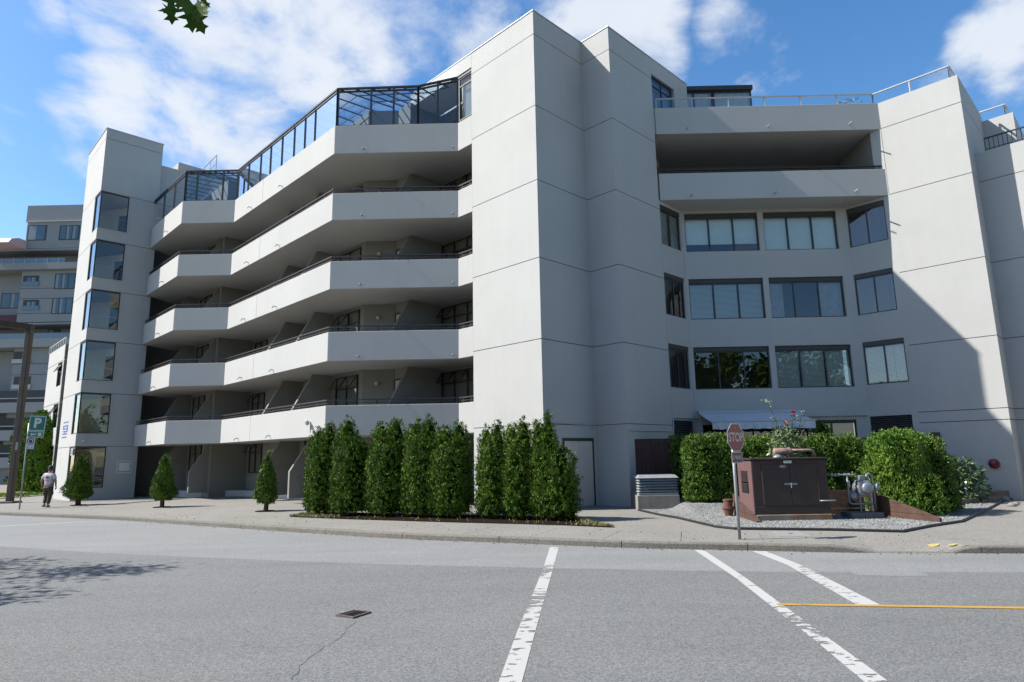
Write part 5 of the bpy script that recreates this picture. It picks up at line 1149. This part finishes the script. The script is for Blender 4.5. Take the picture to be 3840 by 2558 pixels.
# retaining timbers
def timber(label, a, b, z0, z1, th, m='timber', zend=None, name='retaining_board'):
    """planks stacked on edge from a to b; with zend the top is sawn down to that height at b"""
    a, b = Vector(a), Vector(b); e = (b-a).normalized(); nn = Vector((-e.y, e.x))*th; ln = (b-a).length
    t = thing(name, label, 'retaining board', (a.x, a.y, 0)); nrow = max(1, round((z1-z0)/.22))
    for i in range(nrow):
        za, zb = z0+(z1-z0)*i/nrow, z0+(z1-z0)*(i+1)/nrow-.008
        if zend is None: poly = [(0, za), (1, za), (1, zb), (0, zb)]
        else:
            tt_ = lambda z: min(1, max(0, (z1-z)/(z1-zend))); poly = [(0, za), (tt_(za), za)]
            if zend > za and zend < zb: poly += [(1, zend)]
            poly += [(tt_(zb), zb)]+([(0, zb)] if tt_(zb) > .02 else [])
        n = len(poly); P0 = [a+e*(u*ln) for u, z in poly]
        MB().add([(p.x, p.y, q[1]) for p, q in zip(P0, poly)]+[(p.x+nn.x, p.y+nn.y, q[1]) for p, q in zip(P0, poly)], [tuple(range(n-1, -1, -1)), tuple(range(n, 2*n))]+[(k, (k+1) % n, n+(k+1) % n, n+k) for k in range(n)]).build('board', m, t)
    return t
timber('dark timber retaining wall behind the gas meter', (8.05, 18.35), (9.45, 18.2), -.05, .68, .06)
timber('brown board wall stepping down right of the gas meter', (9.5, 17.75), (10.05, 16.0), -.05, .62, .07, zend=.12)
timber('sloping brown timber edge left of the generator', (6.02, 18.75), (5.88, 16.6), -.05, .62, .10, zend=.06)
p = MB().box((9.42, 17.66, -.05), (9.52, 17.78, .68)).build('timber_post', 'timber', origin=(9.47, 17.7, 0), bevel=.008); tag(p, 'short weathered post beside the gas meter', 'post')
p = MB().box((8.22, 17.95, -.05), (8.32, 18.06, .70)).build('timber_post', 'timber', origin=(8.27, 18, 0), bevel=.008); tag(p, 'brown post right of the generator cabinet', 'post')
# planter sleepers at the right
timber('long weathered timber sleeper by the right wall', (13.2, 20.55), (16.6, 22.55), -.05, .17, .14, 'timber_grey', name='planter_sleeper')
timber('upper timber sleeper stepping around the dark shrub', (13.0, 20.95), (14.35, 21.75), .17, .36, .14, 'timber_grey', name='planter_sleeper')
timber('timber sleeper along the wall beside the fire connection', (14.5, 22.05), (16.75, 22.72), .0, .30, .12, 'timber_grey', name='planter_sleeper')
MB_s = MB().prism([(13.1, 20.8), (16.6, 22.6), (15.2, 24.2), (12.6, 23.6)], -.05, .13).build('planter_soil', 'soil'); tag(MB_s, 'dark soil of the raised planter by the right wall', kind='structure')
for i, (x, y, r) in enumerate(((16.3, 22.35, .16), (15.0, 20.3, .12), (15.45, 20.75, .1))):
    rg = np.random.default_rng(i); mb = MB(); mb.lathe((x, y, -.02), [(r*.9, 0), (r*1.05, r*.3), (r*.8, r*.75), (r*.3, r)], 9); mb.v = [(a+rg.normal(0, r*.06), b+rg.normal(0, r*.06), c) for a, b, c in mb.v]
    tag(mb.build('rock', 'concrete', origin=(x, y, 0), smooth=True), ('pale rock lying on the sleeper near the wall corner', 'grey rock at the front edge of the planter', 'small rock beside the black edging')[i], 'rock')
# terracotta pots
pt = thing('flower_pots', 'stack of two terracotta pots beside the timber edge', 'flower pot', (5.8, 18.5, 0))
MB().lathe((5.80, 18.5, 0), [(.10, .0), (.15, .22), (.17, .22), (.17, .27), (.14, .27)], 18).build('lower_pot', 'terracotta', pt, smooth=False)
MB().lathe((5.80, 18.5, .26), [(.12, .0), (.13, .16), (.14, .17), (.14, .21), (.11, .21)], 18).build('upper_pot', 'terracotta', pt)
# louvred vent box on a concrete base (aligned with the frontal walls)
tag(MB().box((3.74, 21.1, -.1), (5.09, 22.2, .44)).build('concrete_block', 'concrete', origin=(4.4, 21.6, 0), bevel=.015), 'rough concrete base carrying the louvred vent', 'concrete base')
vb = thing('vent_box', 'galvanised louvred vent box in front of the wooden fence', 'vent', (4.4, 21.6, .44))
MB().box((3.88, 21.2, .44), (4.98, 22.1, 1.04)).build('inner_box', 'dark_room', vb)
MB().box((3.80, 21.12, .442), (5.06, 22.18, .52)).build('skirt', 'vent_metal', vb)
def hip(z0, z1, o0, o1, m, name):
    x0, x1, y0, y1 = 3.86, 4.99, 21.19, 22.11
    MB().hexa([(x0-o0, y0-o0, z0), (x1+o0, y0-o0, z0), (x1+o0, y1+o0, z0), (x0-o0, y1+o0, z0), (x0-o1, y0-o1, z1), (x1+o1, y0-o1, z1), (x1+o1, y1+o1, z1), (x0-o1, y1+o1, z1)]).build(name, m, vb)
for i in range(5): z = .555+.085*i; hip(z, z+.058, .085, .015, 'vent_metal', 'louvre_blade')
hip(.985, 1.08, .10, .01, 'vent_metal', 'top')
# wooden fence panel
fn = thing('wooden_fence', 'dark red-brown wooden fence panel behind the vent box', 'fence', (4.5, 22.75, 0))
for i in range(13):
    x = 3.80+.145*i; MB().box((x, 22.70, .02), (x+.137, 22.73, 2.2)).build('board', 'fence_wood', fn)
MB().box((3.78, 22.69, 2.203), (5.7, 22.76, 2.27)).build('cap_rail', 'fence_wood', fn); MB().box((3.80, 22.735, .3), (5.68, 22.79, .4)).build('rail', 'fence_wood', fn); MB().box((3.80, 22.735, 1.8), (5.68, 22.79, 1.9)).build('rail', 'fence_wood', fn)
# retractable awning
aw = thing('awning', 'pale grey retractable awning over the ground-floor terrace', 'awning', (9.1, 25.4, 2.6))
F4 = [(7.12, 25.5, 3.28), (11.1, 25.5, 3.28), (11.02, 24.15, 2.88), (7.2, 24.15, 2.88)]
mb = MB(); nn_ = 8
for i in range(nn_+1):
    t = i/nn_; sg = -.03*math.sin(math.pi*t)
    for j in range(9):
        u = j/8; a = Vector(F4[0]).lerp(Vector(F4[1]), u); b = Vector(F4[3]).lerp(Vector(F4[2]), u); q = a.lerp(b, t); q.z += sg*(1+.3*math.sin(j*2)); mb.v.append(tuple(q))
mb.f = [(i*9+j, i*9+j+1, (i+1)*9+j+1, (i+1)*9+j) for i in range(nn_) for j in range(8)]
mb.build('canvas', 'awning', aw, smooth=True)
mb = MB(); nv = 60
for j in range(nv+1):
    u = j/nv; a = Vector(F4[3]).lerp(Vector(F4[2]), u); q = .02*math.sin(j*1.1)+.012*math.sin(j*2.7); mb.v += [(a.x, a.y-.04, a.z-.02), (a.x, a.y-.04+q, a.z-.28+.012*math.sin(j*.9))]
mb.f = [(2*j, 2*j+2, 2*j+3, 2*j+1) for j in range(nv)]; mb.build('valance', 'awning', aw)
MB().tube([(7.16, 24.13, 2.88), (11.06, 24.13, 2.88)], .035, 8).build('front_bar', 'white_paint_metal', aw); MB().box((7.08, 25.42, 3.26), (11.14, 25.62, 3.38)).build('cassette', 'white_paint_metal', aw)
for x, s_ in ((7.35, 1), (10.9, -1)): MB().tube([(x, 25.45, 3.22), (x+.5*s_, 24.8, 3.02), (x, 24.17, 2.85)], .022, 6).build('folding_arm', 'white_paint_metal', aw)
MB().tube([(7.1, 25.4, 3.3), (7.22, 25.35, 2.0)], .012, 6).build('crank_rod', 'white_paint_metal', aw)

# ================================================================== SIGNS, LAMP POST, PERSON
st = thing('stop_sign', 'octagonal red stop sign on a galvanised post by the kerb', 'stop sign', (4.49, 13.73, 0))
MB().tube([(4.49, 13.73, -.1), (4.49, 13.73, 2.3)], .032, 10).build('post', 'galv', st, smooth=True)
ang = R(-33); ux = Vector((math.cos(R(38)), math.sin(R(38)), 0)); no = Vector((ux.y, -ux.x, 0)); uz = Vector((0, 0, 1))   # sign turned towards the right-hand street
# the face looks to the right-front; reading direction runs away from the camera
def octo(r, c): return [c+ux*(r*math.cos(math.pi/8+math.pi/4*i))+uz*(r*math.sin(math.pi/8+math.pi/4*i)) for i in range(8)]
def plate(pts, d0, d1, nrm): n = len(pts); return MB().add([p+nrm*d0 for p in pts]+[p+nrm*d1 for p in pts], [tuple(range(n-1, -1, -1)), tuple(range(n, 2*n))]+[(i, (i+1) % n, n+(i+1) % n, n+i) for i in range(n)])
sc_ = Vector((4.53, 13.71, 2.075)); rO = .295/math.cos(math.pi/8)
pf = plate(octo(rO, sc_), .034, .038, no).build('sign_face', 'sign_white', st); plate(octo(rO*.93, sc_), .0385, .0395, no).build('red_field', 'sign_red', pf)
text_mesh('STOP', .265, 'sign_white', 'stop_lettering', pf, sc_+no*.041-uz*.005, ux, uz, .006, .82)
tc_ = Vector((4.53, 13.71, 1.66)); rc = [tc_+ux*a+uz*b for a, b in ((-.19, -.115), (.19, -.115), (.19, .115), (-.19, .115))]
tb = plate(rc, .034, .038, no).build('tab_plate', 'sign_white', st); rc = [tc_+ux*a+uz*b for a, b in ((-.175, -.1), (.175, -.1), (.175, .1), (-.175, .1))]
plate(rc, .0385, .0395, no).build('tab_field', 'sign_dark_red', tb); text_mesh('3 WAY', .115, 'sign_white', 'tab_lettering', tb, tc_+no*.041-uz*.005, ux, uz, .003, .85)
for z in (2.28, 1.88): MB().lathe(Vector((4.53, 13.71, z))+no*.038, [(.012, 0), (.012, .008), (.004, .01)], 8, no).build('bolt', 'galv', st)
# parking sign
pk = thing('parking_sign', 'green parking sign with white P above a no-parking plate on a thin post', 'parking sign', (-21.67, 28.2, gz(-21.67)))
MB().tube([(-21.67, 28.2, gz(-21.67)-.1), (-21.67, 28.2, 3.55)], .03, 8).build('post', 'galv', pk, smooth=True)
px_, pz_ = Vector((1, .12, -.05)).normalized(), Vector((.05, 0, 1)); pn = Vector((.12, -1, 0)).normalized()
def prect(c, w, h, d0, d1, nm_, mm, par): return plate([c+px_*a+pz_*b for a, b in ((-w/2, -h/2), (w/2, -h/2), (w/2, h/2), (-w/2, h/2))], d0, d1, pn).build(nm_, mm, par)
c_ = Vector((-21.28, 28.2, 3.54)); a = prect(c_, .69, .66, .03, .036, 'sign_face', 'sign_border', pk); prect(c_, .60, .57, .0365, .0375, 'green_field', 'sign_green', a); text_mesh('P', .58, 'sign_letter', 'letter_p', a, c_+pn*.039, px_, pz_, .022)
c_ = Vector((-21.31, 28.2, 3.06)); a = prect(c_, .68, .27, .03, .036, 'arrow_plate', 'sign_border', pk); prect(c_, .6, .19, .0365, .0375, 'green_field', 'sign_green', a)
ar = [(-.24, 0), (-.13, .065), (-.13, .028), (.04, .028), (.04, -.028), (-.13, -.028), (-.13, -.065)]
plate([c_+px_*u+pz_*v for u, v in ar], .038, .0385, pn).build('arrow', 'sign_letter', a); plate([c_+px_*u+pz_*v for u, v in ((.1, -.07), (.24, -.07), (.24, .07), (.1, .07))], .038, .0385, pn).build('symbol', 'sign_letter', a)
c_ = Vector((-21.5, 28.2, 2.67)); a = prect(c_, .36, .48, .03, .036, 'no_parking_plate', 'sign_plate', pk)
cc2 = c_+pz_*.09; k = 24; ring = MB()
for i in range(k):
    for r in (.115, .15): w = 2*math.pi*i/k; ring.v.append(tuple(cc2+px_*(r*math.cos(w))+pz_*(r*math.sin(w))+pn*.0375))
ring.f = [(2*i, 2*i+1, (2*i+3) % (2*k), (2*i+2) % (2*k)) for i in range(k)]; ring.build('ring', 'sign_ring', a)
plate([cc2+px_*(.075*math.cos(w/12*6.283))+pz_*(.075*math.sin(w/12*6.283)) for w in range(12)], .0365, .037, pn).build('disc', 'sign_black', a)
plate([cc2+px_*u+pz_*v for u, v in ((-.1, .075), (-.075, .1), (.1, -.075), (.075, -.1))], .038, .0385, pn).build('slash', 'sign_ring', a)
for u in (-.09, .09): plate([c_+px_*(u+s_*.03)+pz_*(-.16+v) for s_, v in ((-1, 0), (.5, .03), (.5, -.03))], .0365, .037, pn).build('small_arrow', 'sign_black', a)
# brown street lamp
lp = thing('street_lamp', 'brown square steel street lamp with an arm at the far left', 'street lamp', (-26.24, 33.44, gz(-26.24)))
MB().box((-26.38, 33.30, -.2), (-26.10, 33.58, 9.2)).build('post', 'post_brown', lp, bevel=.03)
MB().box((-26.75, 33.1, -.25), (-25.85, 33.8, -.08)).build('base', 'post_brown', lp, bevel=.03)
ad_ = Vector((-26.89+26.24, 32.25-33.44, 0)).normalized(); q = Vector((-26.24, 33.44, 9.02)); sd_ = Vector((-ad_.y, ad_.x, 0))
MB().obox(q+ad_*1.5, ad_*1.6, sd_*.13, (0, 0, .17)).build('arm', 'post_brown', lp, bevel=.02); MB().obox(q+ad_*3.2+Vector((0, 0, -.02)), ad_*.45, sd_*.2, (0, 0, .14)).build('lamp_head', 'post_brown', lp, bevel=.03)
MB().obox(q+ad_*3.2+Vector((0, 0, -.18)), ad_*.3, sd_*.15, (0, 0, .02)).build('lens', 'sign_white', lp); MB().box((-26.14, 33.26, 2.5), (-26.04, 33.30, 2.9)).build('hand_hole', 'metal_grey', lp)

def skin_obj(name, joints, edges, m, parent, sub=2):
    """joints: name -> (x, y, z, radius x, radius y); one continuous skinned surface"""
    org = worg(parent); ks = list(joints); me = bpy.data.meshes.new(name); me.from_pydata([Vector(joints[k][:3])-org for k in ks], [(ks.index(a), ks.index(b)) for a, b in edges], [])
    ob = bpy.data.objects.new(name, me); COL.objects.link(ob); ob.parent = parent; md = ob.modifiers.new('skin', 'SKIN')
    for i, k in enumerate(ks): me.skin_vertices[0].data[i].radius = joints[k][3:5]; me.skin_vertices[0].data[i].use_root = (i == 0)
    md.use_smooth_shade = True; s = ob.modifiers.new('sub', 'SUBSURF'); s.levels = s.render_levels = sub
    dg = bpy.context.evaluated_depsgraph_get(); m2 = bpy.data.meshes.new_from_object(ob.evaluated_get(dg)); ob.modifiers.clear(); ob.data = m2; m2.materials.clear(); m2.materials.append(MAT[m]); return ob
bx, by, bz = -21.16, 29.08, gz(-21.16)
ps = thing('person', 'person in white T-shirt with red leaf print, cargo trousers and cap walking away', 'person', (bx, by, bz))
def J(x, y, z, r, r2=None): return (bx+x, by+y, bz+z, r, r2 or r)
body = {'hip': J(0, 0, .96, .14, .11), 'waist': J(0, .01, 1.12, .13, .10), 'chest': J(0, .02, 1.34, .16, .11), 'neckb': J(0, .02, 1.50, .065), 'neck': J(0, .03, 1.57, .055), 'head': J(0, .04, 1.68, .085, .095), 'crown': J(0, .04, 1.77, .07, .08),
        'shl': J(-.19, .01, 1.44, .07), 'ell': J(-.31, -.02, 1.16, .05), 'wrl': J(-.32, .06, .93, .032), 'hal': J(-.32, .09, .86, .036, .02),
        'shr': J(.19, .01, 1.44, .07), 'elr': J(.31, .0, 1.16, .05), 'wrr': J(.31, .05, .92, .032), 'har': J(.31, .07, .85, .036, .02),
        'hpl': J(-.10, 0, .90, .10), 'knl': J(-.14, .14, .50, .062), 'anl': J(-.11, .02, .13, .042), 'tol': J(-.11, .12, .05, .03),
        'hpr': J(.10, 0, .90, .10), 'knr': J(.10, .03, .49, .062), 'anr': J(.09, -.04, .09, .042), 'tor': J(.10, .08, .04, .03)}
be = [('hip', 'waist'), ('waist', 'chest'), ('chest', 'neckb'), ('neckb', 'neck'), ('neck', 'head'), ('head', 'crown'), ('chest', 'shl'), ('shl', 'ell'), ('ell', 'wrl'), ('wrl', 'hal'), ('chest', 'shr'), ('shr', 'elr'), ('elr', 'wrr'), ('wrr', 'har'), ('hip', 'hpl'), ('hpl', 'knl'), ('knl', 'anl'), ('anl', 'tol'), ('hip', 'hpr'), ('hpr', 'knr'), ('knr', 'anr'), ('anr', 'tor')]
skin_obj('body', body, be, 'skin', ps)
for sx, key in ((-1, 'hal'), (1, 'har')):
    h = Vector(body[key][:3])
    for i, (dy, ln) in enumerate(((-.03, .06), (-.01, .075), (.01, .08), (.03, .07))): MB().tube([h+Vector((0, dy, -.01)), h+Vector((-sx*.012, dy*1.1, -.01-ln*.6)), h+Vector((-sx*.03, dy*1.1, -.01-ln))], [.010, .009, .007], 6).build('finger', 'skin', ps, smooth=True)
    MB().tube([h+Vector((-sx*.01, .03, .03)), h+Vector((-sx*.02, .06, .0)), h+Vector((-sx*.02, .065, -.03))], [.011, .010, .008], 6).build('thumb', 'skin', ps, smooth=True)
sh = {'hem': J(0, 0, .88, .175, .135), 'waist': J(0, .01, 1.10, .165, .125), 'chest': J(0, .02, 1.33, .19, .135), 'col': J(0, .02, 1.47, .10, .085), 'shl': J(-.19, .01, 1.42, .095), 'sll': J(-.285, -.01, 1.22, .082), 'shr': J(.19, .01, 1.42, .095), 'slr': J(.285, 0, 1.22, .082)}
shirt = skin_obj('shirt', sh, [('hem', 'waist'), ('waist', 'chest'), ('chest', 'col'), ('chest', 'shl'), ('shl', 'sll'), ('chest', 'shr'), ('shr', 'slr')], 'shirt', ps)
tr_ = {'hip': J(0, 0, .93, .15, .12), 'hpl': J(-.105, 0, .84, .115), 'knl': J(-.145, .14, .50, .092), 'anl': J(-.115, .03, .17, .078), 'hpr': J(.105, 0, .84, .115), 'knr': J(.105, .03, .49, .092), 'anr': J(.095, -.03, .14, .078)}
skin_obj('trousers', tr_, [('hip', 'hpl'), ('hpl', 'knl'), ('knl', 'anl'), ('hip', 'hpr'), ('hpr', 'knr'), ('knr', 'anr')], 'trousers', ps)
for sx, (x, y, z) in ((-1, (-.11, .05, .055)), (1, (.095, 0, .045))):
    MB().lathe((bx+x, by+y+.11, bz+z), [(.02, -.26), (.045, -.24), (.05, -.14), (.045, -.04), (.02, .0)], 10, (0, 1, -.1)).build('shoe', 'shoe', ps, smooth=True)
    MB().box((bx+x+sx*.075-.03, by+y-.05, bz+.55), (bx+x+sx*.075+.03, by+y+.12, bz+.70)).build('cargo_pocket', 'trousers', ps, bevel=.02)
MB().lathe((bx, by+.04, bz+1.70), [(.098, 0), (.10, .05), (.088, .10), (.05, .135), (.01, .142)], 16).build('cap', 'cap', ps, smooth=True)
MB().obox((bx-.03, by+.17, bz+1.715), (.07, 0, 0), (0, .07, 0), (0, 0, .008)).build('cap_brim', 'cap', ps)
for sx in (-1, 1): MB().lathe((bx+sx*.088, by+.04, bz+1.66), [(.012, -.012), (.03, -.006), (.03, .006), (.012, .012)], 8, (1, .2, 0)).build('ear', 'skin', ps, smooth=True)
MB().lathe((bx, by+.035, bz+1.60), [(.06, 0), (.088, .05), (.094, .1)], 14).build('hair', 'cap', ps, smooth=True)
MB().lathe((bx, by+.135, bz+1.655), [(.018, -.03), (.02, 0), (.008, .03)], 8, (0, .5, 1)).build('nose', 'skin', ps, smooth=True)
lf = [(0, .11), (.02, .06), (.05, .075), (.045, .03), (.09, .035), (.07, 0), (.085, -.02), (.03, -.05), (.01, -.04), (0, -.09), (-.01, -.04), (-.03, -.05), (-.085, -.02), (-.07, 0), (-.09, .035), (-.045, .03), (-.05, .075), (-.02, .06)]
MB().add([(bx+u*1.15, by-.137+abs(u)*.22, bz+1.30+v*.8) for u, v in lf], [tuple(range(len(lf)))]).build('leaf_print', 'maple_red', shirt)
MB().box((bx-.12, by-.134, bz+1.165), (bx+.12, by-.128, bz+1.18)).build('print_line', 'maple_red', shirt)
